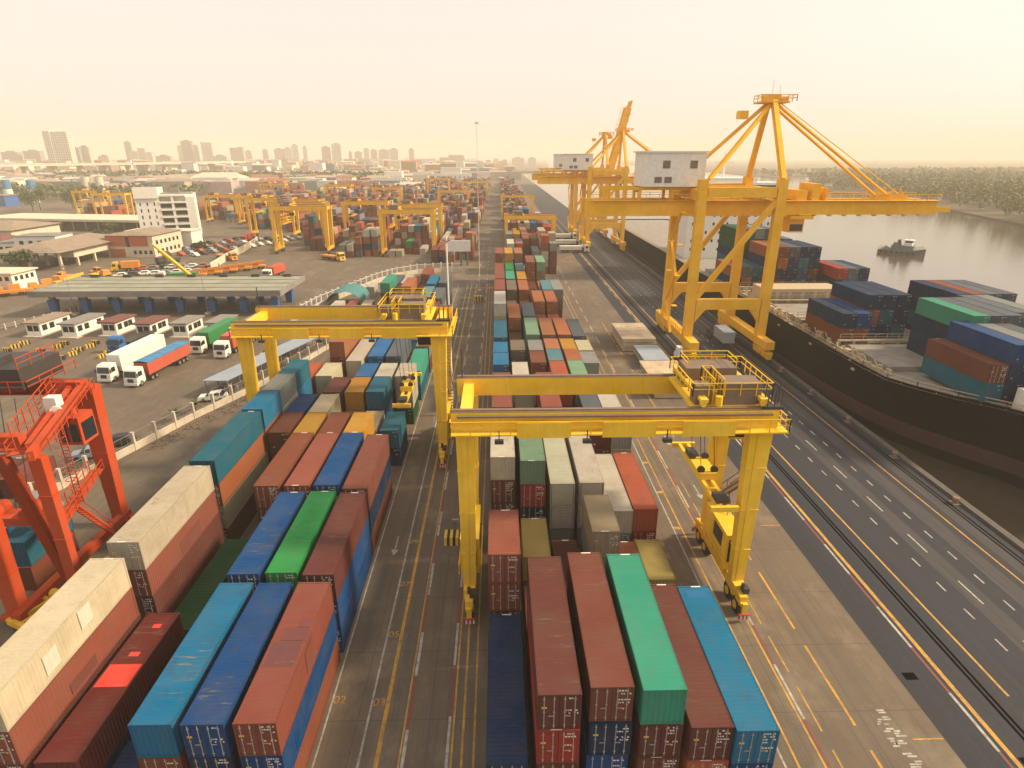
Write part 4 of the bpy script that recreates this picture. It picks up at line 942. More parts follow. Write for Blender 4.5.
def cab_parts(root, mat):
    p = MB()
    prof = [(-2.6,.55),(-2.72,1.3),(-2.62,1.75),(-2.35,2.95),(-2.0,3.25),(-.55,3.3),(-.45,.75),(-.9,.55)]
    vs = [(-1.22,a,b) for a,b in prof]+[(1.22,a,b) for a,b in prof]; n = len(prof)
    p.add(vs, [tuple(range(n)), tuple(range(n,2*n))[::-1]]+[(i,n+i,n+(i+1)%n,(i+1)%n) for i in range(n)])
    p.box(-1.25,1.25,-2.82,-2.55,.4,.85); cab = p.build('cab', mat, root)
    p = MB(); p.add([(-1.1,-2.635,1.85),(1.1,-2.635,1.85),(1.05,-2.40,2.85),(-1.05,-2.40,2.85)],[(0,1,2,3)]); p.build('windscreen','glass',cab)
    for s_ in (-1,1):
        p = MB(); p.box(*sorted((s_*1.222,s_*1.235)),-2.15,-1.1,1.9,2.75); p.build('side_window','glass',cab)
        p = MB(); p.box(s_*.95-.2,s_*.95+.2,-2.84,-2.80,.62,.8); p.build('headlight','mark',cab)
        p = MB(); p.box(*sorted((s_*1.28,s_*1.42)),-2.6,-2.45,1.9,2.6); p.build('mirror','dark',cab)
    p = MB(); p.box(-.55,.55,-2.74,-2.7,.95,1.6); p.build('grille','dark',cab)
    p = MB(); p.box(-.45,.45,-2.3,3.2,.7,.95); p.box(-.9,.9,-.4,.3,.9,2.2); p.build('tractor_chassis','dark',root)
    for yv in (-1.6,1.4,2.6):
        for s_ in (-1,1):
            p = MB(); p.tube((s_*.8,yv,.52),(s_*1.22,yv,.52),.52,n=14); wl = p.build('wheel','tyre',root)
            p = MB(); p.tube((s_*1.1,yv,.52),(s_*1.235,yv,.52),.27,n=10); p.build('rim','steel',wl)
def lorry(x, yv, rz, cabmat, boxmat, L, hh, lab, top=None, cargo=True, name='articulated_lorry', cat='lorry'):
    r_ = empty(name, (x,yv,0), rz); cab_parts(r_, cabmat); trailer_parts(r_, L, y0=.7)
    if cargo:
        p = MB(); p.box(-1.25,1.25,.6,.6+L+.2,1.25,1.25+hh)
        for i in range(22):
            yy = .8+i*(L-.3)/21
            for s_ in (-1,1): p.box(*sorted((s_*1.25,s_*1.275)),yy,yy+.14,1.35,1.2+hh)
        cg = p.build('trailer_body', boxmat, r_)
        if top:
            p = MB(); nseg = 14; z0 = 1.25+hh; 
            for i in range(nseg+1):
                yy = .55+i*(L+.3)/nseg; sag = .22*((i%2)) ; 
                for xx,dz in ((-1.3,-.25),(-1.28,.03),(-.6,.12-sag*.6),(.0,.2-sag),(.6,.12-sag*.6),(1.28,.03),(1.3,-.25)): p.v.append((xx,yy,z0+.05+dz+.12))
            for i in range(nseg):
                for j in range(6): p.f.append((i*7+j,i*7+j+1,(i+1)*7+j+1,(i+1)*7+j)); p.mi.append(0); p.fc.append(None)
            p.build('tarpaulin', top, r_)
    return tag(r_, lab, cat)
lorry(-70.2,104.6,R(-4),'white','white',13.6,3.0,'white cab lorry with long white box trailer, left of the tarpaulined one')
lorry(-64.1,102.3,R(-6),'white','redtruck',12.6,2.2,'white cab lorry with rust red trailer under blue tarpaulin','tarp_blue')
lorry(-61.6,121,R(-5),'white','tarp_green',12.2,2.5,'lorry loaded with a green tarpaulin covered box')
lorry(-55.5,118,R(-5),'white','redtruck',12.2,2.6,'white cab lorry with red container by the left gantry leg')
lorry(-78.8,122,R(-4),'bluecol','dark',9.5,.3,'dark blue flatbed lorry among the striped barriers',None,True)
lorry(-75.6,200,R(-8),'white','redtruck',8,2.4,'small white cab lorry with red load on the open apron')
lorry(-119,291,R(-4),'redtruck','redtruck',7,2.2,'red lorry at the end of the curved wall')
lorry(-52.5,205,0,'white','white',7,2.2,'white lorry on the apron behind the curved fence') if False else None
r_ = empty('container_trailer',(48.2,119.5,0)); trailer_parts(r_,12,mat='dark'); p = MB(); p.box(-1.2,1.2,.2,6.3,1.25,3.6); 
for i in range(10): p.box(1.2,1.22,.4+i*.58,.65+i*.58,1.35,3.5)
p.build('box_load','bluegrey',r_); tag(r_,'grey blue box on a trailer under the big quay crane','trailer')
for i,(x,yv,mat,lab) in enumerate(((31.5,255,'white','white lorry parked across the quay lanes, nearest of three'),(31.5,274,'white','white lorry parked across the quay lanes, middle of three'),(31.5,296,'white','white lorry parked across the quay lanes, farthest of three'))):
    lorry(x+4,yv,R(90),'white','white',9,1.6,lab)

# ------------------------------------------------------------------ gate plaza on the left
plz = MB(); plz.quad((-140,100,.004),(-62,78,.004),(-53,78,.004),(-48,150,.004)); 
ca = empty('gate_canopy', (-86,160.5,0.1)); ca.scale=(.985,.86,1.03)
p = MB(); p.box(-31.5,31.5,-12,12,5.0,6.0); rf = p.build('roof','canopy',ca)
p = MB(); p.box(-31.7,31.7,-12.2,-12.003,4.8,6.25); p.box(-31.7,31.7,12.003,12.2,4.8,6.25); p.box(31.503,31.7,-12,12,4.8,6.25); p.box(-31.7,-31.503,-12,12,4.8,6.25); p.build('fascia','roofgrey',rf)
p = MB()
for yy in (-6,0,6): p.box(-31,31,yy-.08,yy+.08,6.0,6.12)
p.build('roof_rib','roofgrey',rf); p = MB()
for i in range(7): p.cbox(-27+i*9, 11, 6.36, 2.2, .8, .7)
build_each(p,'roof_vent','dark',rf)
for i in range(8):
    for yy in (-7,6):
        x = -29+i*8.2
        p = MB(); p.frustum((x,yy,0),(x,yy,3.3),1.5,1.5,2.1,1.9); pl = p.build('pillar','bluecol',ca)
        p = MB(); p.frustum((x,yy,3.303),(x,yy,5.0),1.1,1.1,1.9,1.3); p.build('pillar_head','roofgrey',pl)
tag(ca,'long flat grey gate canopy on blue based pillars','canopy')
bl = [(-104,137,'rooftan','pale roofed white toll booth at the far left lane'),(-95.5,136,'roofgrey','grey roofed white toll booth, second lane from left'),(-87.5,136,'maroonroof','left maroon roofed toll booth beneath the canopy'),(-79,134.5,'maroonroof','right maroon roofed toll booth beneath the canopy'),(-71,134.5,'roofgrey','dark roofed toll booth behind the green lorry lane'),(-63.5,135,'roofgrey','grey roofed toll booth just behind the green lorry'),(-55.5,137,'rooftan','pale roofed toll booth behind the red container lorry')]
for i,(x,yv,rfm,lab) in enumerate(bl):
    r_ = empty('toll_booth',(x,yv,0),R(-5)); L = 9 if i<2 else 6.5
    p = MB(); p.box(-2.2,2.2,-L/2-1,L/2+2,0,.25); p.build('kerb_island','fencewall',r_)
    p = MB(); p.box(-1.7,1.7,-L/2,L/2,.25,3.0); bd = p.build('body','white',r_)
    p = MB(); 
    for yy in (-L/2+1.3,-L/2+3.4,L/2-1.6):
        p.box(1.7,1.712,yy-.7,yy+.7,1.2,2.5); p.box(-1.712,-1.7,yy-.7,yy+.7,1.2,2.5)
    p.box(-1.3,-.1,-L/2-.012,-L/2,1.2,2.5); p.box(.1,1.3,-L/2-.012,-L/2,1.2,2.5); build_each(p,'window','glass',bd)
    p = MB(); p.box(-2.1,2.1,-L/2-.6,L/2+.6,3.0,3.3); p.build('roof',rfm,r_)
    tag(r_,lab,'toll booth','toll booths at the gate')
k_ = 0
NEAR = ['by the far left toll booth','ahead of the second toll booth','ahead of the left maroon roofed booth','ahead of the right maroon roofed booth']
for bi,(bx,by) in enumerate(((-103,122),(-94.5,121.5),(-87,122),(-80.5,123))):
    for j in range(5):
        x = bx+rs.uniform(-1.0,1.0)+(.5 if j>2 else 0); yv = by-6+j*2.6
        p = MB()
        for s_ in range(6): p.m = s_%2; p.box(-.9+s_*.3,-.6+s_*.3,-.3,.3,0,.8)
        o = p.build('striped_barrier',['stripeY','tyre']); o.location=(x,yv,0); o.rotation_euler=(0,0,rs.uniform(-.3,1.4))
        tag(o, f'{ORD[j+1]} yellow and black block barrier from the camera {NEAR[bi]}','barrier','striped block barriers at the gate lanes')

# boundary fence and shed roof along the lane
fp = [(-54.5,62),(-51.4,72),(-47.2,86),(-42.9,97),(-38.6,111),(-36.2,121),(-33.5,131)]
fn = empty('boundary_fence',(-45,95,0)); fo = Vector((-45,95,0))
p = MB(); q_ = MB(); m_ = MB()
for a_,b_2 in zip(fp,fp[1:]):
    A = Vector((*a_,0))-fo; B = Vector((*b_2,0))-fo; p.beam(A+Vector((0,0,.5)),B+Vector((0,0,.5)),.3,1.0)
    n = round((B-A).length/3.5)
    m_.beam(A+Vector((0,0,2.5)),B+Vector((0,0,2.5)),.07); m_.beam(A+Vector((0,0,1.3)),B+Vector((0,0,1.3)),.05)
    for i in range(n*4): c_ = A.lerp(B,i/(n*4)); m_.beam(c_+Vector((0,0,1)),c_+Vector((0,0,2.5)),.03)
    for i in range(n): c_ = A.lerp(B,i/n); q_.cbox(c_.x,c_.y,1.35,.4,.4,2.7)
p.build('wall','fencewall',fn); build_each(q_,'post','fencewall',fn); m_.build('mesh_panel','steel',fn)
tag(fn,'pale low boundary wall with white posts and mesh, beside the toll lanes','fence')
sh = empty('parking_shed',(-42,105,0)); so = Vector((-42,105,0))
def off(t_, d): # point along the shed line, d metres left of the fence
    P0, P1 = Vector((-44.4,93.5,0)), Vector((-35.0,124,0)); dv = (P1-P0).normalized(); nv = Vector((-dv.y,dv.x,0)); return P0.lerp(P1,t_)+nv*d-so
p = MB(); a0,a1,b0,b1 = off(0,.5),off(1,.5),off(0,5.6),off(1,5.6)
z1,z2 = Vector((0,0,2.75)),Vector((0,0,3.3)); th = Vector((0,0,.12))
p.add([a0+z2,a1+z2,b1+z1,b0+z1,a0+z2+th,a1+z2+th,b1+z1+th,b0+z1+th],[(0,3,2,1),(4,5,6,7),(0,1,5,4),(1,2,6,5),(2,3,7,6),(3,0,4,7)]); p.build('roof','bluegrey',sh)
p = MB()
for i in range(12):
    for d_,zz in ((.7,3.2),(5.3,2.75)): c_ = off(i/11*.98+.01,d_); p.tube(c_,c_+Vector((0,0,zz)),.1,n=6)
build_each(p,'post','steel',sh)
tag(sh,'long low parking shed with blue grey sheet roof along the boundary fence','shed')
def car(x,yv,rz,mat,lab,van=False):
    r_ = empty('parked_car',(x,yv,0),rz); L = 4.4 if not van else 4.9; hh = 1.0 if not van else 1.15
    prof = [(-L/2,.35),(-L/2,.75),(-L/2+.2,.9),(-L/2+1.2 if not van else -L/2+.9,hh),(L/2-.1,hh-.02),(L/2,.4)]
    vs = [(s_*.88,a_,b_2) for s_ in (-1,1) for a_,b_2 in prof]; n = len(prof)
    p = MB(); p.add(vs,[tuple(range(n)),tuple(range(n,2*n))[::-1]]+[(i,n+i,n+(i+1)%n,(i+1)%n) for i in range(n)]); bd = p.build('body',mat,r_)
    y0,y1 = (-L/2+1.15,L/2-.4) if not van else (-L/2+.95,L/2-.05); tz = 1.46 if not van else 1.9
    p = MB(); p.add([(-.84,y0,hh-.02),(.84,y0,hh-.02),(.84,y1,hh-.03),(-.84,y1,hh-.03),(-.68,y0+.75,tz),(.68,y0+.75,tz),(.68,y1-.45,tz),(-.68,y1-.45,tz)],[(4,5,6,7),(0,1,5,4),(1,2,6,5),(2,3,7,6),(3,0,4,7)]); gl = p.build('window','glass',r_)
    p = MB(); p.add([(-.69,y0+.72,tz+.005),(.69,y0+.72,tz+.005),(.69,y1-.42,tz+.005),(-.69,y1-.42,tz+.005),(-.66,y0+.8,tz+.06),(.66,y0+.8,tz+.06),(.66,y1-.5,tz+.06),(-.66,y1-.5,tz+.06)],[(0,3,2,1),(4,5,6,7),(0,1,5,4),(1,2,6,5),(2,3,7,6),(3,0,4,7)])
    for yy in (y0+.75,(y0+y1)/2,y1-.5):
        for s_ in (-1,1): p.beam((s_*.70,yy,tz),(s_*.87,yy-.05,hh),.09)
    p.build('roof',mat,r_)
    for yy in (-L/2+.85,L/2-.85):
        for s_ in (-1,1): p = MB(); p.tube((s_*.68,yy,.33),(s_*.90,yy,.33),.33,n=12); p.build('wheel','tyre',r_)
    return tag(r_,lab,'car' if not van else 'van')
car(-52.8,60.6,R(76),'steel','silver van parked below the red orange crane',True)
car(-47.6,93.6,R(-80),'white','white car half under the near end of the blue grey shed')
car(-47.2,97.0,R(-80),'roofgrey','grey car under the blue grey shed beside the white one')
car(-55.2,73.5,R(-70),'bluegrey','light blue car parked inside the fence near the orange crane leg')
car(-53.6,77,R(-70),'dark','dark car parked inside the fence past the light blue car')
car(-44.6,119,R(-15),'dark','dark car on the road beyond the shed roof')
car(-46.6,117,R(-15),'white','white car on the road beyond the shed roof')
def leafy(x,yv,h,rad,lab,name='palm_shrub',cat='plant',mat='leaf',n=130,sz=.35,grp=None,trunk=.35):
    r_ = empty(name,(x,yv,0)); p = MB(); p.tube((0,0,0),(.08,.05,h*trunk),.05*h**.7,.035*h**.7,n=7)
    for i in range(5): a_ = i*1.26+rs.random(); p.tube((.08,.05,h*trunk*.9),(cos(a_)*rad*.5,sin(a_)*rad*.5,h*.72),.025*h**.7,.008*h**.7,n=5)
    p.build('trunk','trunk',r_); p = MB(); leaf_cloud(p,(0,0,h*.58),rad,h*.84,n,sz,rs); p.build('crown',mat,r_); return tag(r_,lab,cat,grp)
def palm(x,yv,h,lab):
    r_ = empty('palm_shrub',(x,yv,0)); p = MB(); p.tube((0,0,0),(.05,0,h*.5),.1,.07,n=7); p.build('trunk','trunk',r_); p = MB()
    for i in range(16):
        a_ = i*.4+rs.random()*.3; el = rs.uniform(.2,1.1); d = Vector((cos(a_)*cos(el),sin(a_)*cos(el),sin(el))); sd = Vector((-sin(a_),cos(a_),0)); L=1.7
        pts = [Vector((.05,0,h*.5))+d*L*k_/4+Vector((0,0,-.35*(k_/4)**2*L)) for k_ in range(5)]
        for k2 in range(4): w0,w1 = .28*(1-k2/5),.28*(1-(k2+1)/5); p.add([pts[k2]-sd*w0,pts[k2]+sd*w0,pts[k2+1]+sd*w1,pts[k2+1]-sd*w1],[(0,1,2,3)])
    p.build('crown','leaf',r_); return tag(r_,lab,'plant')
palm(-49.6,85.0,2.6,'left green palm shrub behind the boundary wall'); palm(-47.9,88.2,3.0,'right green palm shrub behind the boundary wall')
rs2 = random.Random(11)
p = MB()
for i in range(240):
    t_ = rs2.random(); x = -48.2+t_*9+rs2.uniform(-1.2,1.6); yv = 76+t_*27+rs2.uniform(-1,1); a_=rs2.uniform(0,3); d=Vector((cos(a_),sin(a_),0))*rs2.uniform(.1,.6)
    p.beam(Vector((x,yv,.05))-d,Vector((x,yv,.05+rs2.random()*.3))+d,rs2.uniform(.03,.12))
tag(p.build('timber_debris','brown'),'loose timber and scrap strewn along the lane side of the wall','debris',kind='stuff')

# low things below the orange crane
lowc = [(-44.5,46.6,0,'rust brown','rust brown container end on the ground below the orange crane'),(-44.5,46.8,2.6,'teal','teal container stacked on the rust brown one below the crane'),(-47.8,44.5,0,'bright blue','bright blue container at the left edge below the crane'),(-47.9,44.6,2.6,'bright blue','upper bright blue container at the left edge'),(-60.5,62.5,0,'maroon','maroon container behind the orange crane spreader'),(-57.6,63,0,'pink','dusty red container beside the maroon one, left edge')]
for x,yv,z,c_,lab in lowc: container(c_,20,x,yv,z,'e',True,lab,'containers around the orange crane')
r_ = empty('yellow_spreader',(-39.2,45.2,0),R(-24)); p = MB()
for dx in (-.42,.42): p.box(dx-.15,dx+.15,-4.5,4.5,.7,1.15)
for yy in (-4.4,-1.5,1.5,4.4): p.box(-1.15,1.15,yy-.18,yy+.18,.65,1.2)
p.build('frame','yelveh',r_); p = MB()
for yy in (-1,1,3.9): p.tube((-.5,yy,1.5),(.5,yy,1.5),.4,n=12)
p.box(-.5,.5,-.9,.9,1.1,1.4); p.build('winch','yelveh',r_); p = MB(); 
for yy in (-4.2,-2,0,2,4.2): p.box(-.8,.8,yy-.2,yy+.2,0,.65)
p.build('stand','dark',r_); tag(r_,'yellow lifting spreader lying on the ground beside the orange crane leg','lifting spreader')
for i,(x,yv,rz) in enumerate(((-34.4,55.5,.2),(-35.6,52.5,.35),(-36.4,55.2,.25))):
    p = MB(); 
    for j in range(3): p.box(-.9,.9,-2.8,2.8,j*.5,j*.5+.42)
    o = p.build('beam_stack',['steel','dark','roofgrey'][i]); o.location=(x,yv,0); o.rotation_euler=(0,0,rz); tag(o,['pale','dark','grey'][i]+' stack of beams by the rear orange crane leg','beam stack')

# masts beside the lane
for (x,yv,h,lab,mt) in ((-7.3,86.5,27.5,'tall pale light mast standing right of the second yellow gantry','white'),(-5.6,178,47,'very tall thin mast rising above the horizon','cream'),(-74.5,152,13,'thin lamp pole above the gate canopy roof','steel'),(-108,152,13,'thin pole above the left part of the gate canopy','steel')):
    r_ = empty('light_mast',(x,yv,0)); p = MB(); p.tube((0,0,.6),(0,0,h),(.17 if h<40 else .11) if h>20 else .09,(.10 if h<40 else .06) if h>20 else .06,n=8); p.build('pole',mt,r_)
    p = MB(); p.box(-.6,.6,-.6,.6,0,.6); p.build('base','fencewall',r_)
    p = MB(); p.tube((0,0,h-.9),(0,0,h-.7),.15 if h>20 else .2,n=8)
    for i in range(6): a_=i*1.05; p.cbox(cos(a_)*.45,sin(a_)*.45,h-.6,.22,.22,.22)
    p.build('lamp_head','steel',r_); tag(r_,lab,'mast')
r_ = empty('striped_bumper_block',(-5.0,53.5,0)); p = MB()
for i in range(6): p.m=i%2; p.add([(-.9+i*.3,-.9,0),(-.6+i*.3,-.9,0),(-.6+i*.3,.9,0),(-.9+i*.3,.9,0),(-.9+i*.3,-.9+.3,.8),(-.6+i*.3,-.6,.8),(-.6+i*.3,.9,.8),(-.9+i*.3,.9,.8)],[(0,3,2,1),(4,5,6,7),(0,1,5,4),(1,2,6,5),(2,3,7,6),(3,0,4,7)])
p.build('block',['stripeY','tyre'],r_); p = MB(); p.tube((.2,.9,.8),(.2,.9,1.9),.08,n=6); p.cbox(.2,.9,1.9,.7,.3,.3); p.build('lamp','steel',r_)
tag(r_,'yellow and black striped bumper block with lamp left of the near gantry','bumper block')
r_ = empty('striped_bumper_block',(-5.6,166,0)); p = MB()
for i in range(6): p.m=i%2; p.box(-1.2+i*.4,-.8+i*.4,-.8,.8,0,1.4)
p.build('block',['stripeY','brown'],r_); tag(r_,'distant yellow and brown striped block in the lane near the tall mast','bumper block')

# curved white fence, hoarding, arched shelter, loose containers near the apron
cf = empty('curved_fence',(-30,200,0)); fo=Vector((-30,200,0))
cpts = [(-50.5,143),(-47.8,160),(-44.6,172),(-41.8,182),(-38.8,192),(-34,202),(-28,208),(-20,211),(-12.5,211)]
p=MB();q_=MB()
for a_,b_2 in zip(cpts,cpts[1:]):
    A=Vector((*a_,0))-fo;B=Vector((*b_2,0))-fo; p.beam(A+Vector((0,0,.7)),B+Vector((0,0,.7)),.35,1.4); n=max(2,round((B-A).length/3))
    for i in range(n): c_=A.lerp(B,i/n); q_.cbox(c_.x,c_.y,1.7,.4,.4,3.4)
    q_.beam(A+Vector((0,0,3)),B+Vector((0,0,3)),.1)
p.build('wall','fencewall',cf);build_each(q_,'post','white',cf);tag(cf,'curved pale fence with white posts around the far end of the stacks','fence')
r_=empty('hoarding',(-14.8,224,0));p=MB();p.box(-4.6,4.6,-.3,.3,5.2,9.2);p.build('board','white',r_);p=MB()
for x in (-3,1,3.4):p.box(x-.35,x+.35,-.35,.35,0,5.2)
build_each(p,'post','brown',r_);tag(r_,'blank white hoarding on dark posts at the end of the lane','hoarding')
r_=empty('arched_shelter',(-41.2,163.5,0));p=MB();n=14;vs=[]
for yy in (-5.5,5.5):
    for i in range(n+1): a_=pi*i/n; vs.append((-4.6*cos(a_),yy,1.4+3.0*sin(a_)))
p.add(vs,[(i,i+1,n+2+i,n+1+i) for i in range(n)]);p.build('cover','teal',r_);p=MB()
for yy in (-5.3,0,5.3):
    for sx in (-4.5,4.5): p.tube((sx,yy,0),(sx,yy,1.6),.09,n=6)
for i in range(n): a_,b_2=pi*i/n,pi*(i+1)/n; p.beam((-4.5*cos(a_),8.5,1.4+3*sin(a_)),(-4.5*cos(b_2),8.5,1.4+3*sin(b_2)),.12)
p.build('frame','steel',r_);tag(r_,'teal arched fabric shelter beside the curved fence','shelter')
for i,(x,yv,c_,lab) in enumerate(((-41.5,150,'white','white container in front of the teal arched shelter'),(-37.6,150,'salmon','salmon container beside the white one at the teal shelter'),(-33.8,150.5,'cream','cream container right of the salmon one near the teal shelter'),(-37.2,173,'white','white container behind the mint one at the curved fence'))): container(c_,20,x,yv,0,'e',False,lab,'containers near the arched shelter')

# ------------------------------------------------------------------ buildings beyond the gate
def hip_roof(mb, x0,x1,y0,y1,z,h,ov=1.0,ridge=.3):
    x0-=ov;x1+=ov;y0-=ov;y1+=ov; cx,cy=(x0+x1)/2,(y0+y1)/2
    if x1-x0>y1-y0: d=(x1-x0)*ridge; a_,b_2=(cx-d,cy),(cx+d,cy)
    else: d=(y1-y0)*ridge; a_,b_2=(cx,cy-d),(cx,cy+d)
    vs=[(x0,y0,z),(x1,y0,z),(x1,y1,z),(x0,y1,z),(*a_,z+h),(*b_2,z+h)]
    if x1-x0>y1-y0: fs=[(0,1,5,4),(1,2,5),(2,3,4,5),(3,0,4)]
    else: fs=[(0,1,4),(1,2,5,4),(2,3,5),(3,0,4,5)]
    mb.add(vs,fs+[(3,2,1,0)])
def windows(mb,x0,x1,yv,z0,n,w,h):
    for i in range(n): x=x0+(i+.5)*(x1-x0)/n; mb.box(x-w/2,x+w/2,yv-.06,yv-.01,z0,z0+h)
# white six storey office block
r_=empty('office_block',(-164,314,0),R(20)); p=MB(); p.box(-12.5,-2.2,-8,10,0,23.5); p.box(-12.5,-2.2,-9,-8.003,19,24.2); wa=p.build('stair_tower','white',r_)
p=MB(); p.box(-2.197,12.5,-5,9,0,20.6); p.box(9.2,13,-8,-5.003,0,19.5); 
for z in (3.4,6.8,10.2,13.6,17,20.2): p.box(-2.19,9.197,-8.4,-5.003,z-.45,z+.45)
p.box(2.9,3.9,-8.2,-5.003,0,20); wb_=p.build('wall','white',r_)
p=MB(); 
for z in (4.2,7.6,11,14.4): p.box(-2.1,2.8,-5.03,-4.98,z,z+2.0); p.box(4.0,9.1,-5.03,-4.98,z,z+2.0)
for i in range(3):
    for z in (3.5,6.5,9.5,12.5,15.5): p.box(-10.8+i*3,-10.2+i*3,-8.03,-7.98,z,z+1.6)
build_each(p,'window','glass',wb_); p=MB(); p.box(-2,12,-4.5,8.5,20.6,21.0); p.box(2,6,0,4,21,23); p.build('roof','roofgrey',r_)
tag(r_,'white six storey office block with open galleries, taller end tower','building')
# hip roofed shed on pillars
r_=empty('open_hall',(-166,236,0),R(0)); p=MB(); hip_roof(p,-13,11,-18,26,6.2,2.6,1.5,.3); p.build('roof','rooftan',r_); p=MB()
for yy in (-17,-8,2,12,22):
    for x in (-12,-1,10): p.box(x-.4,x+.4,yy-.4,yy+.4,0,6.2)
build_each(p,'pillar','cream',r_); p=MB(); p.box(-12,-5,-17.5,-8,3.0,6.19); p.box(5,10.5,-10,24,3.2,6.19); up_=p.build('upper_room','cream',r_); p=MB(); p.box(-10,-8,-17.56,-17.49,4.1,5.3); build_each(p,'window','glass',up_)
tag(r_,'tan hip roofed hall on pillars, open underneath, behind the canopy','hall')
r_=empty('red_building',(-146,256,0),R(-3)); p=MB(); p.box(-10,9,-9,12,0,8.5); wa=p.build('wall','cream',r_); p=MB(); p.box(-9.9,-2,-9.3,-9.003,4.4,8.4); p.box(-.4,7,-9.3,-9.003,4.4,8.4); p.box(-9,-3,-9.25,-9.003,0,3.2); build_each(p,'brick_panel','redwall',wa); p=MB(); p.box(-1.9,-.5,-9.05,-8.99,4,8); windows(p,0,8.5,-9.0,1.2,4,1.1,1.4)
for i in range(6): p.box(9.003,9.05,-7+i*3,-5.6+i*3,1.3,2.8); p.box(9.003,9.05,-7+i*3,-5.6+i*3,4.8,6.3)
build_each(p,'window','glass',wa); p=MB(); hip_roof(p,-10,9,-9,12,8.5,1.5,.8); p.build('roof','rooftan',r_); tag(r_,'cream building with red brick upper panels and tan roof','building')
r_=empty('annex',(-142,276,0)); p=MB(); p.box(-20,8,-5,5,0,7.2); p.build('wall','white',r_); p=MB(); p.box(-20.5,8.5,-5.5,5.5,7.2,7.6); p.build('roof','cream',r_); tag(r_,'low white flat roofed annex behind the red brick building','building')
r_=empty('white_house',(-188,258,0),R(4)); p=MB(); p.box(-8,8,-6,6,0,7.5); p.box(-26,-8.003,-5,6,0,5); wa=p.build('wall','white',r_); p=MB(); windows(p,-7,7,-6,4.5,4,1.6,1.4); windows(p,-25,-9,-5,1.4,4,3,2.2); build_each(p,'window','glass',wa); p=MB(); p.box(-8.3,8.3,-6.3,6.3,7.5,7.8); p.box(-26.5,-8.31,-5.5,6.5,5,5.4); p.build('roof','roofgrey',r_); tag(r_,'white two storey house with grey lean-to behind the hall roof','house')
r_=empty('long_warehouse',(-232,352,0),R(-10)); p=MB(); p.box(-52,52,-10,14,0,5.0); wa=p.build('wall','dark',r_); p=MB(); p.box(-56,56,-13,16,5.0,6.2); p.build('roof','cream',r_); p=MB()
for i in range(14): p.box(-50+i*7.7,-49.4+i*7.7,-12.2,-11.6,0,5.0)
build_each(p,'pillar','steel',r_); tag(r_,'long pale flat roofed warehouse with dark open side','warehouse')
r_=empty('tan_hall',(-245,300,0),R(0)); p=MB(); p.box(-28,24,-16,16,0,6.5); wa=p.build('wall','cream',r_); p=MB(); hip_roof(p,-28,24,-16,16,6.5,3,1.5); p.build('roof','rooftan',r_); p=MB(); windows(p,-26,23,-16,2,7,4.6,2.6); build_each(p,'window','glass',wa); tag(r_,'wide tan roofed hall at the left edge','hall')
r_=empty('side_shed',(-218,262,0),R(6)); p=MB(); p.box(-14,14,-9,9,0,5); wa=p.build('wall','fencewall',r_); p=MB(); hip_roof(p,-14,14,-9,9,5,2.4,.8); p.build('roof','maroonroof',r_); tag(r_,'small maroon roofed shed below the wide tan hall','shed')
r_=empty('gate_office',(-150,186,0),R(-2)); r_.scale=(.8,.8,.95); p=MB(); p.box(-7,7,-6,6,0,5.5); p.box(-16,-7.003,-6,6,0,3.6); wa=p.build('wall','white',r_); p=MB(); windows(p,-6.5,6.5,-6,3.4,5,1.5,1.3); 
for i in range(4): p.box(7.003,7.05,-4.6+i*2.6,-3.2+i*2.6,3.2,4.6)
build_each(p,'window','glass',wa); p=MB(); p.box(-7.8,7.8,-6.8,6.8,5.5,5.9); p.box(-16.6,-7.81,-6.6,6.6,3.6,3.95); p.build('roof','cream',r_); tag(r_,'small white office with flat pale roof left of the canopy','building')
# silos
for i,(x,yv,mt,lab) in enumerate(((-428,560,'bluecol','left silo with blue top and white base'),(-404,556,'bluecol','right silo with blue top and white base'))):
    r_=empty('silo',(x,yv,0)); p=MB(); p.tube((0,0,0),(0,0,11),3.6,3.4,n=16); p.build('body','white',r_); p=MB(); p.tube((0,0,11),(0,0,18),3.3,3.1,n=16); p.tube((0,0,18),(0,0,18.6),3.2,3.2,n=16); p.build('top','tarp_blue',r_); tag(r_,lab+' at the far left','silo')
r_=empty('blue_wall_store',(-420,520,0)); p=MB(); p.box(-30,24,-8,8,0,8); p.build('wall','bluecol',r_); p=MB(); p.box(-31,25,-9,9,8,8.6); p.build('roof','roofgrey',r_); tag(r_,'long blue walled store in front of the silos','warehouse')
for i,(x,yv,lab) in enumerate(((-398,620,'left pale cylindrical tank behind the rust red gantries'),(-386,622,'right pale cylindrical tank behind the rust red gantries'))):
    r_=empty('storage_tank',(x,yv,0)); p=MB(); p.tube((0,0,0),(0,0,19),3.6,n=20); p.build('shell','cream',r_); p=MB(); p.tube((0,0,19),(0,0,20),3.6,1,n=20); p.build('roof','roofgrey',r_); tag(r_,lab,'tank')
# elevated road
va=empty('viaduct',(-700,900,0)); p=MB(); vp=[(-900,640),(-760,860),(-640,1120),(-560,1450)]; q_=MB()
for a_,b_2 in zip(vp,vp[1:]):
    A=Vector((*a_,25))-Vector((-700,900,0));B=Vector((*b_2,25))-Vector((-700,900,0));p.beam(A,B,22,2.4);p.beam(A+Vector((0,0,1.9)),B+Vector((0,0,1.9)),22.6,.9)
    n=round((B-A).length/42)
    for i in range(n): c_=A.lerp(B,i/n); q_.frustum((c_.x,c_.y,0),(c_.x,c_.y,24),4.5,4.5,8,6)
p.build('deck','cream',va);build_each(q_,'pier','fencewall',va);tag(va,'pale elevated road on piers crossing behind the silos','viaduct')
LATE = []
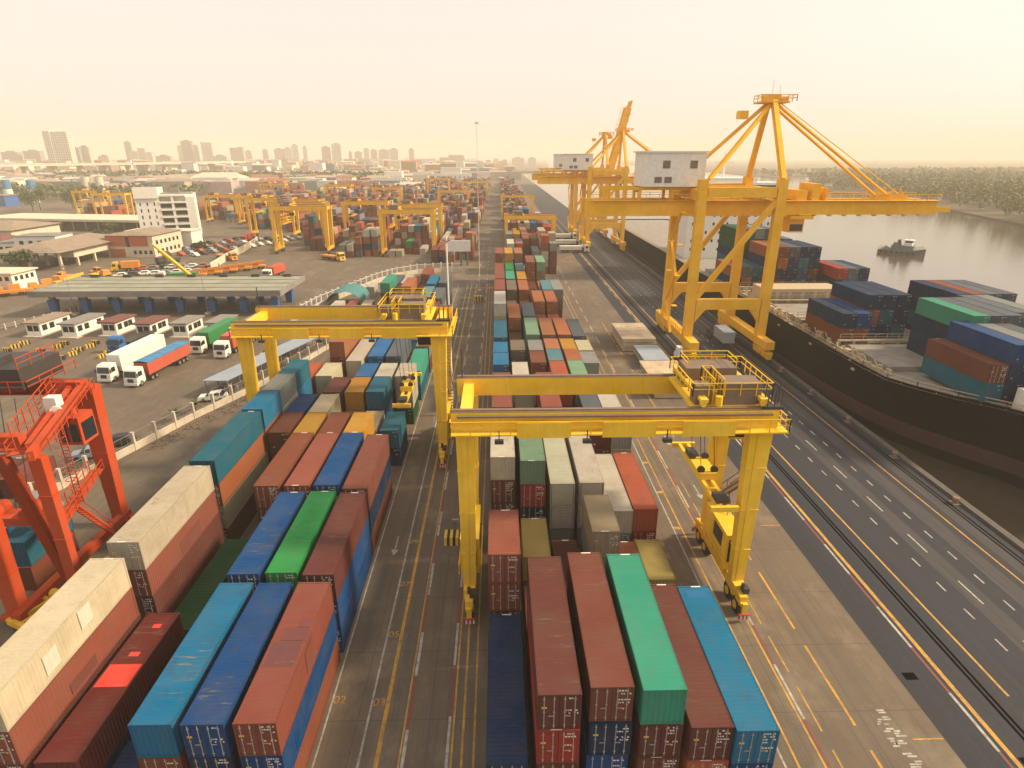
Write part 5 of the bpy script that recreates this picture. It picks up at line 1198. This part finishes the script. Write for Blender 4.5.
# construction and yard vehicles
def crawler(x,yv,rz,mat,lab,boom=True,cat='mobile crane',blen=14,el=.35):
    r_=empty('mobile_crane' if boom else 'yard_vehicle',(x,yv,0),rz);p=MB();p.box(-1.3,1.3,-4.5,4.5,1.0,1.7);p.box(-1.1,1.1,-4.4,-2.4,1.7,2.6);bd=p.build('chassis',mat,r_)
    for yy in (-3.4,-1.8,1.6,3.2):
        for s_ in (-1,1): p=MB();p.tube((s_*.85,yy,.6),(s_*1.3,yy,.6),.6,n=10);p.build('wheel','tyre',r_)
    p=MB();p.box(-1.2,.2,-1.0,1.6,1.7,3.2);cb=p.build('cab',mat,r_);p=MB();p.box(-1.1,.1,-1.03,-.98,2.2,3.0);p.box(-1.23,-1.19,-.8,1.2,2.2,3.0);p.build('window','glass',cb)
    if boom:
        d=Vector((0,cos(el),sin(el)));p=MB();p.beam(Vector((.6,-2,2.6)),Vector((.6,-2,2.6))+d*blen,.8,.9);p.beam(Vector((.6,-2,2.6))+d*blen*.7,Vector((.6,-2,2.6))+d*blen*1.25,.5,.6);p.build('boom',mat,r_)
    return tag(r_,lab,cat)
crawler(-95,186,R(62),'yelveh','yellow mobile crane with raised boom behind the canopy',True,blen=16,el=.5)
for i in range(5): crawler(-101+i*3.4,202+i*4.2,R(-76),'orangeveh',f'{ORD[i+1]} orange mobile crane from left in the row on the apron',True,blen=5,el=.16).scale=(.8,.8,.8)
for i,(x,yv,mt,lab) in enumerate(((-141,176,'orangeveh','orange loader nearest the white gate office'),(-137,184,'orangeveh','orange loader behind the canopy left corner'),(-132,187,'yelveh','yellow loader behind the canopy left corner'),(-128,193,'yelveh','yellow truck parked between loaders and hall'),(-140,196,'orangeveh','orange machine in front of the hall pillars'),(-148,176,'orangeveh','orange flat machine at the far left edge'),(-153,168,'orangeveh','orange trailer machine at the lower left of the apron'),(-134,205,'orangeveh','orange machine under the hall corner'))): crawler(x,yv,R(-60+i*17),mt,lab,i%3==2,'yard machine',5,.2)
r_=empty('tipper_truck',(-133,215,0),R(-70));cab_parts(r_,'yelveh');p=MB();p.box(-1.3,1.3,.5,6,1.2,3.4);p.build('tipper_body','orangeveh',r_);tag(r_,'orange and yellow tipper truck in front of the red building','truck')
crawler(-125,232,R(-30),'dark','dark machine parked before the red brick building',False,'yard machine')
lorry(-110,186,R(-75),'yelveh','teal',9,1.2,'yellow cab flatbed with teal load behind the canopy')
lorry(-107,196,R(-75),'white','tarp_green',8,1.4,'white cab flatbed with green load behind the canopy')
lorry(-103,180,R(-80),'teal','teal',7,1.2,'teal lorry close behind the canopy roof')
lorry(-62,236,R(55),'yelveh','orangeveh',8,.6,'yellow orange flat trailer by the parked gantry cluster')
lorry(-104,238,R(55),'orangeveh','orangeveh',8,.6,'orange flat trailer left of the parked gantry cluster')
for i in range(16):
    x,yv = -127+(i%8)*3.1+rs.uniform(-.4,.4), 205+(i%8)*1.1+(i//8)*12+rs.uniform(-1,1)
    LATE.append((x,yv,i))
lanef=empty('lane_fence',(-112,131,0)); lf=Vector((-112,131,0)); p=MB(); q_=MB()
for k2 in range(22): c_=Vector((-124+k2*.72,112+k2*2.2,0))-lf; q_.cbox(c_.x,c_.y,.75,.25,.25,1.5)
p.beam(Vector((-124,112,1.3))-lf,Vector((-108.2,160,1.3))-lf,.1); p.beam(Vector((-124,112,.7))-lf,Vector((-108.2,160,.7))-lf,.1)
p.build('rail','steel',lanef); build_each(q_,'post','cream',lanef); tag(lanef,'rail fence with pale posts along the far left toll lane','fence')
# packed car park: far, small, told apart only by colour
CARC=[('white','white'),('steel','silver'),('dark','dark'),('bluegrey','blue grey'),('redtruck','red')]
carp={}
for mt,_ in CARC:
    p=MB();prof=[(-2.2,.3),(-2.2,.8),(-1.2,.95),(-.6,1.45),(1.3,1.45),(2.1,.9),(2.2,.3)];n=len(prof);vs=[(s_*.85,a_,b_2) for s_ in (-1,1) for a_,b_2 in prof];p.add(vs,[tuple(range(n)),tuple(range(n,2*n))[::-1]]+[(i,n+i,n+(i+1)%n,(i+1)%n) for i in range(n)])
    p.m=1
    for s_ in (-1,1): p.box(*sorted((s_*.86,s_*.87)),-.7,1.2,.95,1.38)
    for yy in (-1.4,1.4):
        for s_ in (-1,1): p.tube((s_*.66,yy,.32),(s_*.89,yy,.32),.32,n=8)
    carp[mt]=p.mesh('parked_car',[mt,'tyre'])
for row in range(5):
    for i in range(13):
        if rs.random()<.22: continue
        t_=i/12; x=-148+row*6.2+t_*26+rs.uniform(-.4,.4); yv=255+row*-1.5+t_*52
        mt,nm=rs.choice(CARC); o=link('parked_car',carp[mt]); o.location=(x,yv,0); o.rotation_euler=(0,0,R(60)+rs.uniform(-.06,.06))
        tag(o,f'{nm} car in the packed car park below the white office block','car',f'{nm} cars in the car park')
for x,yv,i in LATE:
    mt,nm=rs.choice(CARC); o=link('parked_car',carp[mt]); o.location=(x,yv,0); o.rotation_euler=(0,0,R(-60)+rs.uniform(-.2,.2)); tag(o,f'{nm} vehicle parked behind the canopy among the orange machines','car',f'{nm} vehicles behind the canopy')
p=MB();
for i in range(300): t_=rs.random(); leaf_cloud(p,(-124+t_*22+rs.uniform(-1.5,1.5),258+t_*50,.5),1.2,1.4,4,.6,rs)
tag(p.build('grass_verge','leaf2'),'strip of grass and low shrubs between the car park and apron','grass',kind='stuff')
r_=empty('apron_wall',(-107,255,0));p=MB();wp=[(-102,216),(-106,240),(-108,262),(-113,290),(-124,312)]
for a_,b_2 in zip(wp,wp[1:]): p.beam((a_[0]+107,a_[1]-255,1.3),(b_2[0]+107,b_2[1]-255,1.3),.4,2.6)
p.build('wall','cream',r_);tag(r_,'curving cream wall between the car park and the open apron','wall')
# trees
def tree(x,yv,h,rad,lab,mat='leaf',n=1100): leafy(x,yv,h,rad,lab,'leafy_tree','tree',mat,n,.6,'trees among the far left buildings',.5)
for i,(x,yv,h,rad,lab) in enumerate(((-166,214,8.5,4.5,'dark tree left of the hall pillars'),(-174,224,7,4,'tree behind the white gate office'),(-336,458,15,9,'left tree of the clump behind the pale warehouse'),(-345,478,17,10,'biggest tree of the clump behind the pale warehouse'),(-330,492,16,9,'right tree of the clump behind the pale warehouse'),(-318,476,13,8,'olive tree at the right end of the warehouse clump'),(-372,452,12,8,'dark tree at the left edge below the blue store'),(-205,330,6,4,'small round tree in front of the dark warehouse side'),(-190,300,5,3.5,'low tree beside the annex'),(-128,262,4,3,'bush by the car park corner'))): tree(x,yv,h,rad,lab)

# ------------------------------------------------------------------ far yard: more than 300 containers, so the small far ones are one mass
mp=MB()
fc=[('salmon',9),('orange',8),('orange-red',7),('rust brown',10),('maroon',7),('red',5),('white',8),('beige',7),('blue',3),('teal',2),('light blue',2),('green',1),('pale green',2),('grey',3),('yellow',3),('brown',7),('navy',2),('pink',6),('pale orange',8)]
fl=[c for c,n in fc for _ in range(n)]
def mass(x0,x1,y0,y1,hmax,fillp=.92):
    yv=y0
    while yv<y1-12:
        if int((yv-y0)/13.2)%5==4 and y1-y0>80: yv+=7; 
        base=rs.choice((2,3,3,4)) if hmax>3 else rs.choice((1,2,2,3)); x=x0+1.25
        while x<x1-1:
            if rs.random()<fillp:
                nt=max(1,min(hmax,base+rs.choice((-1,0,0,0,1))))
                for L0,L1 in (((0,12.19),) if rs.random()<.65 else ((0,6.06),(6.2,12.26))):
                    for k2 in range(nt):
                        if k2<nt-2 and x>x0+2 and x<x1-3 and yv>y0+14 : continue
                        mp.c=tuple(vary(PAL[rs.choice(fl)],rs)[:3]); mp.box(x-1.22,x+1.22,yv+L0,yv+L1,k2*TIER,k2*TIER+2.58)
                    if nt>2 and rs.random()<.2: mp.c=tuple(vary(PAL[rs.choice(fl)],rs)[:3]); mp.box(x-1.22,x+1.22,yv+L0,yv+L1,nt*TIER,nt*TIER+2.58)
            x+=2.9
        yv+=13.2
for x0,x1,y0,y1,h_ in ((-44,-27,262,640,4),(-63,-47,262,640,4),(-24,-8,236,640,4),(3,21,206,262,4),(3,21,272,660,4),(-87,-70,276,620,4),(-112,-95,330,620,4),(-138,-118,345,600,4),(-165,-146,380,600,4),(-192,-172,400,600,4),(-225,-205,400,560,3),(-262,-245,400,520,3),(-290,-274,420,520,3),(-44,-27,660,900,4),(-24,-8,660,900,4),(3,21,680,950,4),(-87,-50,650,850,4),(-150,-100,630,800,4)): mass(x0,x1,y0,y1,h_)
tag(mp.build('distant_container_stacks','mass'),'hundreds of small mixed colour containers receding through the far yard','containers',kind='stuff')
mid=[(-62,243,'d',['grey','white']),(-58.9,243,'e',['white','rust brown']),(-55.8,244,'e',['orange','maroon','slate']),(-52.7,246,'e',['white','orange','navy','orange-red']),(-49.6,247,'e',['white','salmon','slate','orange']),(-42.6,244,'e',['beige']),(-39.7,244,'e',['beige']),(-36.8,252,'e',['green','rust brown']),(-33.9,252,'d',['maroon','red']),(-31,250,'e',['white']),
 (-24,228,'e',['rust brown','brown']),(-21,228,'d',['salmon','navy']),(-18,232,'e',['white','orange']),(-66,268,'e',['white','green','red']),(-69,270,'d',['salmon','maroon']),(-63,262,'e',['red','slate']),(-72.5,284,'e',['maroon','brown']),(-76,262,'e',['maroon','maroon']),(-79,262,'e',['brown','maroon'])]
for i,(x,yv,e_,cs) in enumerate(mid):
    for j,c_ in enumerate(cs):
        where=['right of the parked gantry cluster','by the gantry at the curved fence','behind the white hoarding','under the parked gantry cluster'][0 if -74<x<-48 else 1 if -48<x<-26 else 2 if x>-26 else 3]
        container(c_,20 if i in (5,6) else 40,x,yv,(len(cs)-1-j)*TIER,e_,False,f'{c_} container, {TIERN[len(cs)][len(cs)-1-j]} of stack {["one","two","three","four","five","six","seven","eight","nine","ten","eleven"][i%11]} places along {where}','front containers of the far yard')

# ------------------------------------------------------------------ city on the horizon
def tower(px0,px1,ytop,D,col,lab,depth=None,steps=None,lean=None):
    a_,b_2=at((px0+px1)/2,D),0
    wdt=(px1-px0)/F*(D*cos(PITCH)+14); top=at((px0+px1)/2,D,py=ytop).z; a_=at((px0+px1)/2,D,py=ytop+4)
    r_=empty('tower_block',(a_.x,D,0)); dp=depth or wdt*.4
    def prt(nm,x0,x1,y0,y1,z0,z1,c=None,m='tower'):
        p=MB();p.box(x0,x1,y0,y1,z0,z1);o=p.build(nm,m,r_);o.color=(*(c or col),1);return o
    if steps:
        for k2,(f0,f1,hz) in enumerate(steps): prt('wing',-wdt/2+f0*wdt,-wdt/2+f1*wdt-.05,-dp/2+(k2%3)*dp*.12,dp/2,0,top*hz)
    else:
        prt('wall',-wdt/2,wdt/2,-dp/2,dp/2,0,top)
        prt('roof_plant',-wdt*.25,wdt*.2,-dp*.2,dp*.2,top,top+3.5,None,'roofgrey')
    return tag(r_,lab,'tower','towers on the hazy skyline')
W_,G_,P_,T_=(.55,.52,.46),(.28,.28,.29),(.42,.30,.25),(.45,.38,.30)
TW=[(46,68,131,1500,(.62,.60,.54),'tallest pale slab tower at the far left with a grey side',[(0,.3,1),(.3,1,.985)]),(70,80,148,1700,G_,'grey block right of the tall pale slab',None),(80,90,147,1720,W_,'white block right of the grey block by the slab',None),
(125,131,142,2200,G_,'thin grey top of the pale twin mound',None),(131,152,148,2100,W_,'broad pale stepped block left of centre left',[(0,.4,.86),(.4,.75,1),(.75,1,.8)]),(178,182,146,2300,W_,'narrow white tower left of the brown one',None),(182,192,141,2100,(.30,.26,.25),'brown grey tower, left of the pale pair',None),(192,199,146,2150,W_,'pale tower touching the brown grey one',None),(202,212,142,2100,(.58,.54,.48),'white tower with dark edge standing alone',[(0,.25,1),(.25,1,.98)]),
(231,243,147,2300,(.30,.27,.27),'dark twin block near the middle left skyline',[(0,.45,.97),(.45,.55,.7),(.55,1,1)]),(246,252,151,2400,W_,'small white block right of the dark twin',None),(263,268,150,2500,P_,'small pinkish tower, first after the dark twin',None),(275,284,149,2500,P_,'pink broad tower at the middle left',None),(285,291,148,2500,W_,'pale tower right of the pink broad one',None),(292,298,145,2500,W_,'pale slender tower left of centre',None),(303,307,147,2500,W_,'pale slender tower nearest the centre gap',None),
(322,330,147,2300,P_,'pinkish tower of the central pair',None),(332,341,144,2300,W_,'pale tallest tower of the central pair',None),(349,352,152,2500,P_,'thin pink tower after the central pair',None),(355,362,152,2500,T_,'squat tan block after the central pair',None),(364,369,149,2500,W_,'pale tower left of the hollow topped one',None),(371,377,150,2500,(.35,.33,.30),'hollow topped grey tower',None),(379,389,150,2500,T_,'tan broad block right of the hollow topped tower',None),(390,398,149,2500,T_,'tan block with rooftop crane',None),(409,414,149,2600,P_,'isolated pink tower right of the tan blocks',None),
(440,465,155,2400,(.42,.28,.22),'broad pinkish stepped block with cranes on top',[(0,.35,.8),(.35,.95,1),(.95,1,.7)]),(512,524,158,2500,W_,'pale low block right of the tall mast',None),(528,536,158,2500,W_,'second pale low block right of the tall mast',None),(100,110,156,1900,W_,'low white block between slab and stepped block',None),(158,172,156,1900,T_,'low tan block before the brown grey tower',None),(214,228,156,2000,W_,'low white block after the lone white tower',None),(4,20,152,1900,G_,'low grey block at the far left edge',None),(26,42,151,1900,G_,'low dark block left of the tall pale slab',None)]
for a_ in TW: tower(a_[0],a_[1],a_[2],a_[3],a_[4],a_[5],steps=a_[6])
lp=MB()
rc=random.Random(21)
for i in range(2600):
    D=680+2400*rc.random()**1.25; px=rc.uniform(-120,560)
    pt=at(px,D); 
    if pt.x>-95 and D<1000 : continue
    if pt.x>30: continue
    if -950<pt.x<-520 and 600<D<1500 and rc.random()<.4: continue
    w_=rc.uniform(9,34); d_=rc.uniform(9,26); h_=rc.choice((5,6,8,8,11,14,18,24))*rc.uniform(.8,1.2)
    if D<1100: h_=min(h_,13)
    c_=rc.choice(((.70,.66,.60),(.72,.68,.62),(.66,.62,.56),(.6,.55,.48),(.46,.38,.31),(.38,.25,.2),(.42,.2,.13),(.33,.31,.3),(.55,.45,.35),(.25,.25,.26),(.22,.28,.33)))
    lp.c=tuple(v*rc.uniform(.85,1.1) for v in c_); lp.box(pt.x-w_/2,pt.x+w_/2,D-d_/2,D+d_/2,0,h_)
    if rc.random()<.5:
        lp.c=rc.choice(((.4,.3,.24),(.3,.12,.07),(.25,.24,.23),(.5,.46,.4)))
        x0,x1,y0,y1=pt.x-w_/2-.5,pt.x+w_/2+.5,D-d_/2-.5,D+d_/2+.5; lp.add([(x0,y0,h_+.01),(x1,y0,h_+.01),(x1,y1,h_+.01),(x0,y1,h_+.01),(x0,D,h_+2.5),(x1,D,h_+2.5)],[(0,1,5,4),(1,2,5),(2,3,4,5),(3,0,4)])
tag(lp.build('distant_town','lowcity'),'countless small pale houses and sheds spreading to the skyline','town',kind='stuff')
fp_=MB()
for i in range(1000):
    D=560+2000*rc.random()**1.3; px=rc.uniform(-60,470); pt=at(px,D)
    if pt.x>-110 and D<960: continue
    if pt.x>0: continue
    if -300<pt.x<-30 and D<680: continue
    leaf_cloud(fp_,(pt.x,D,6),rc.uniform(6,14),rc.uniform(11,17),34,2.2,rc)
for i in range(520):
    D=rc.uniform(840,1020); px=rc.uniform(60,400); pt=at(px,D); leaf_cloud(fp_,(pt.x,D,8),rc.uniform(9,16),rc.uniform(14,21),44,2.4,rc)
tag(fp_.build('distant_trees','leaf'),'dark green belts of trees between the far houses','trees',kind='stuff')
r_=empty('sports_hall',(-330,760,0));p=MB();p.box(-30,30,-12,12,0,14);p.build('wall','white',r_);p=MB();p.box(30.01,130,-6,6,8,10);
p.build('covered_bridge','white',r_);p=MB();hip_roof(p,-30,30,-12,12,14,6,1);p.build('roof','cream',r_);tag(r_,'white hall with a long pale covered bridge beyond the gantry cluster','building')
for i,(x,D,w_,h_,lab) in enumerate(((-420,1040,46,22,'white stepped block behind the white office block'),(-500,1010,30,18,'low white block left of the stepped white one'),(-130,800,44,20,'white long block behind the far yard middle'),(-70,960,60,22,'white block right of the far middle yard'))):
    r_=empty('white_block',(x,D,0));p=MB();p.box(-w_/2,w_/2,-8,8,0,h_*.6);p.box(-w_/4,w_/4,-6,8.02,h_*.6,h_);wa=p.build('wall','white',r_);p=MB();windows(p,-w_/2,w_/2,-8,3,9,1.8,2);windows(p,-w_/2,w_/2,-8,7.5,9,1.8,2);build_each(p,'window','glass',wa);tag(r_,lab,'building')

# ------------------------------------------------------------------ containers buried in the stacks or showing only slivers are one mass
REST = set(k for a in '''2 5 7 15 24 26 28 31 52 55 58-60 65-67 69-71 73-74 76-77 79-85 87-88 90-91 93-94 96-99 101-102 104-105 107-108 110-111 113-114 116-117 119-120 122-123 125-126 128-129 131 133-134 136-137 139-140 142-143 145-146 149-150 152-153 155 157-158 160-161 163-164 166-168 170-172 174-175 177-178 180-181 184-186 188-190 192-193 195-198 200-204 207-208 211-213 215-216 218-219 221-225 227-229 231-233 235-237 241 247 250 259-260 262-263 273 275-276 278-279 285-286 288-289 291-292 294-295 299 303-306 308-309 311 314-315 317-318 321 324-326 329-330 335-336 339-341 343-344 346-347 349-351 354-355 357-358 360-361 364 366-369 372-389 391-392 394-395 397-398 400 402-403 405 408 411 413 415-416 418 420 427-428 430 436-437 439 441 443 447 449-450 452 454-455 471-472 476 498 500 505 508 510-512 514-524 527 536 561-562 564-565 567-571'''.split() for k in range(int(a.split('-')[0]), int(a.split('-')[-1])+1))
def rest_as_mass():
    mb = MB()
    for i, o in enumerate(ALLC):
        if i not in REST: continue
        kids = [o] if o.type == 'MESH' else list(o.children)
        c = o.color if o.type == 'MESH' else kids[-1].color
        L = o['len']; x, yv, z = o.location; mb.c = tuple(c[:3]); mb.box(x-1.2, x+1.2, yv+.02, yv+L-.02, z+.01, z+2.57)
        for k in o.children_recursive: bpy.data.objects.remove(k)
        bpy.data.objects.remove(o)
    if mb.v: tag(mb.build('buried_containers', 'mass'), 'containers buried inside the stacks, showing only slivers between others', 'containers', kind='stuff')
rest_as_mass()

# ------------------------------------------------------------------ air, light, exposure
HZ = dict(d=.00034, col=(1.0,.92,.77), g=.0)
hb=MB(); hb.box(-5900,6400,-140,6400,-7,135); hz=hb.build('haze','dark'); struct(hz,'stuff')
m=bpy.data.materials.new('haze_air'); m.use_nodes=True; nt=m.node_tree; nt.nodes.clear(); o_=nt.nodes.new('ShaderNodeOutputMaterial'); pv=nt.nodes.new('ShaderNodeVolumePrincipled')
pv.inputs['Color'].default_value=(*HZ['col'],1); pv.inputs['Density'].default_value=HZ['d']; pv.inputs['Anisotropy'].default_value=HZ['g']; nt.links.new(pv.outputs[0],o_.inputs['Volume'])
hz.data.materials.clear(); hz.data.materials.append(m)
SUN_AZ, SUN_EL = 88, 36      # degrees to the right of the lane direction, and above the horizon
wld=bpy.data.worlds.new('World'); S.world=wld; wld.use_nodes=True; nt=wld.node_tree; nt.nodes.clear()
sk=nt.nodes.new('ShaderNodeTexSky'); sk.sky_type='NISHITA'; sk.sun_disc=False; sk.sun_elevation=R(SUN_EL); sk.sun_rotation=R(SUN_AZ); sk.dust_density=3.0; sk.air_density=1.0; sk.ozone_density=1.0; sk.altitude=50
mx=nt.nodes.new('ShaderNodeMix'); mx.data_type='RGBA'; mx.blend_type='MULTIPLY'; mx.inputs[0].default_value=1.0; mx.inputs[7].default_value=(1.08,.97,.82,1)
bg=nt.nodes.new('ShaderNodeBackground'); bg.inputs['Strength'].default_value=.15; wo_=nt.nodes.new('ShaderNodeOutputWorld')
hs_=nt.nodes.new('ShaderNodeHueSaturation'); hs_.inputs['Saturation'].default_value=.28; nt.links.new(sk.outputs[0],hs_.inputs['Color']); nt.links.new(hs_.outputs[0],mx.inputs[6]); m2=nt.nodes.new('ShaderNodeMix'); m2.data_type='RGBA'; m2.inputs[0].default_value=.68; m2.inputs[7].default_value=(5.75,5.35,4.9,1); nt.links.new(mx.outputs[2],m2.inputs[6]); nt.links.new(m2.outputs[2],bg.inputs['Color']); nt.links.new(bg.outputs[0],wo_.inputs['Surface'])
sl=bpy.data.lights.new('sun','SUN'); sl.energy=4.7; sl.angle=R(7); sl.color=(1,.80,.53); so_=bpy.data.objects.new('sun',sl); COL.objects.link(so_)
dv=Vector((sin(R(SUN_AZ))*cos(R(SUN_EL)),cos(R(SUN_AZ))*cos(R(SUN_EL)),sin(R(SUN_EL)))); so_.rotation_euler=dv.to_track_quat('Z','Y').to_euler(); so_.location=(0,0,80)
S.view_settings.view_transform='Standard'; S.view_settings.look='None'; S.view_settings.exposure=.32; S.view_settings.gamma=1; S.view_settings.use_curve_mapping=False
S.render.engine='CYCLES'; cy=S.cycles; cy.max_bounces=5; cy.diffuse_bounces=3; cy.glossy_bounces=2; cy.volume_bounces=1; cy.transmission_bounces=2; cy.use_denoising=True; cy.use_adaptive_sampling=True; cy.adaptive_threshold=.02
cy.sample_clamp_indirect=4; cy.caustics_reflective=False; cy.caustics_refractive=False
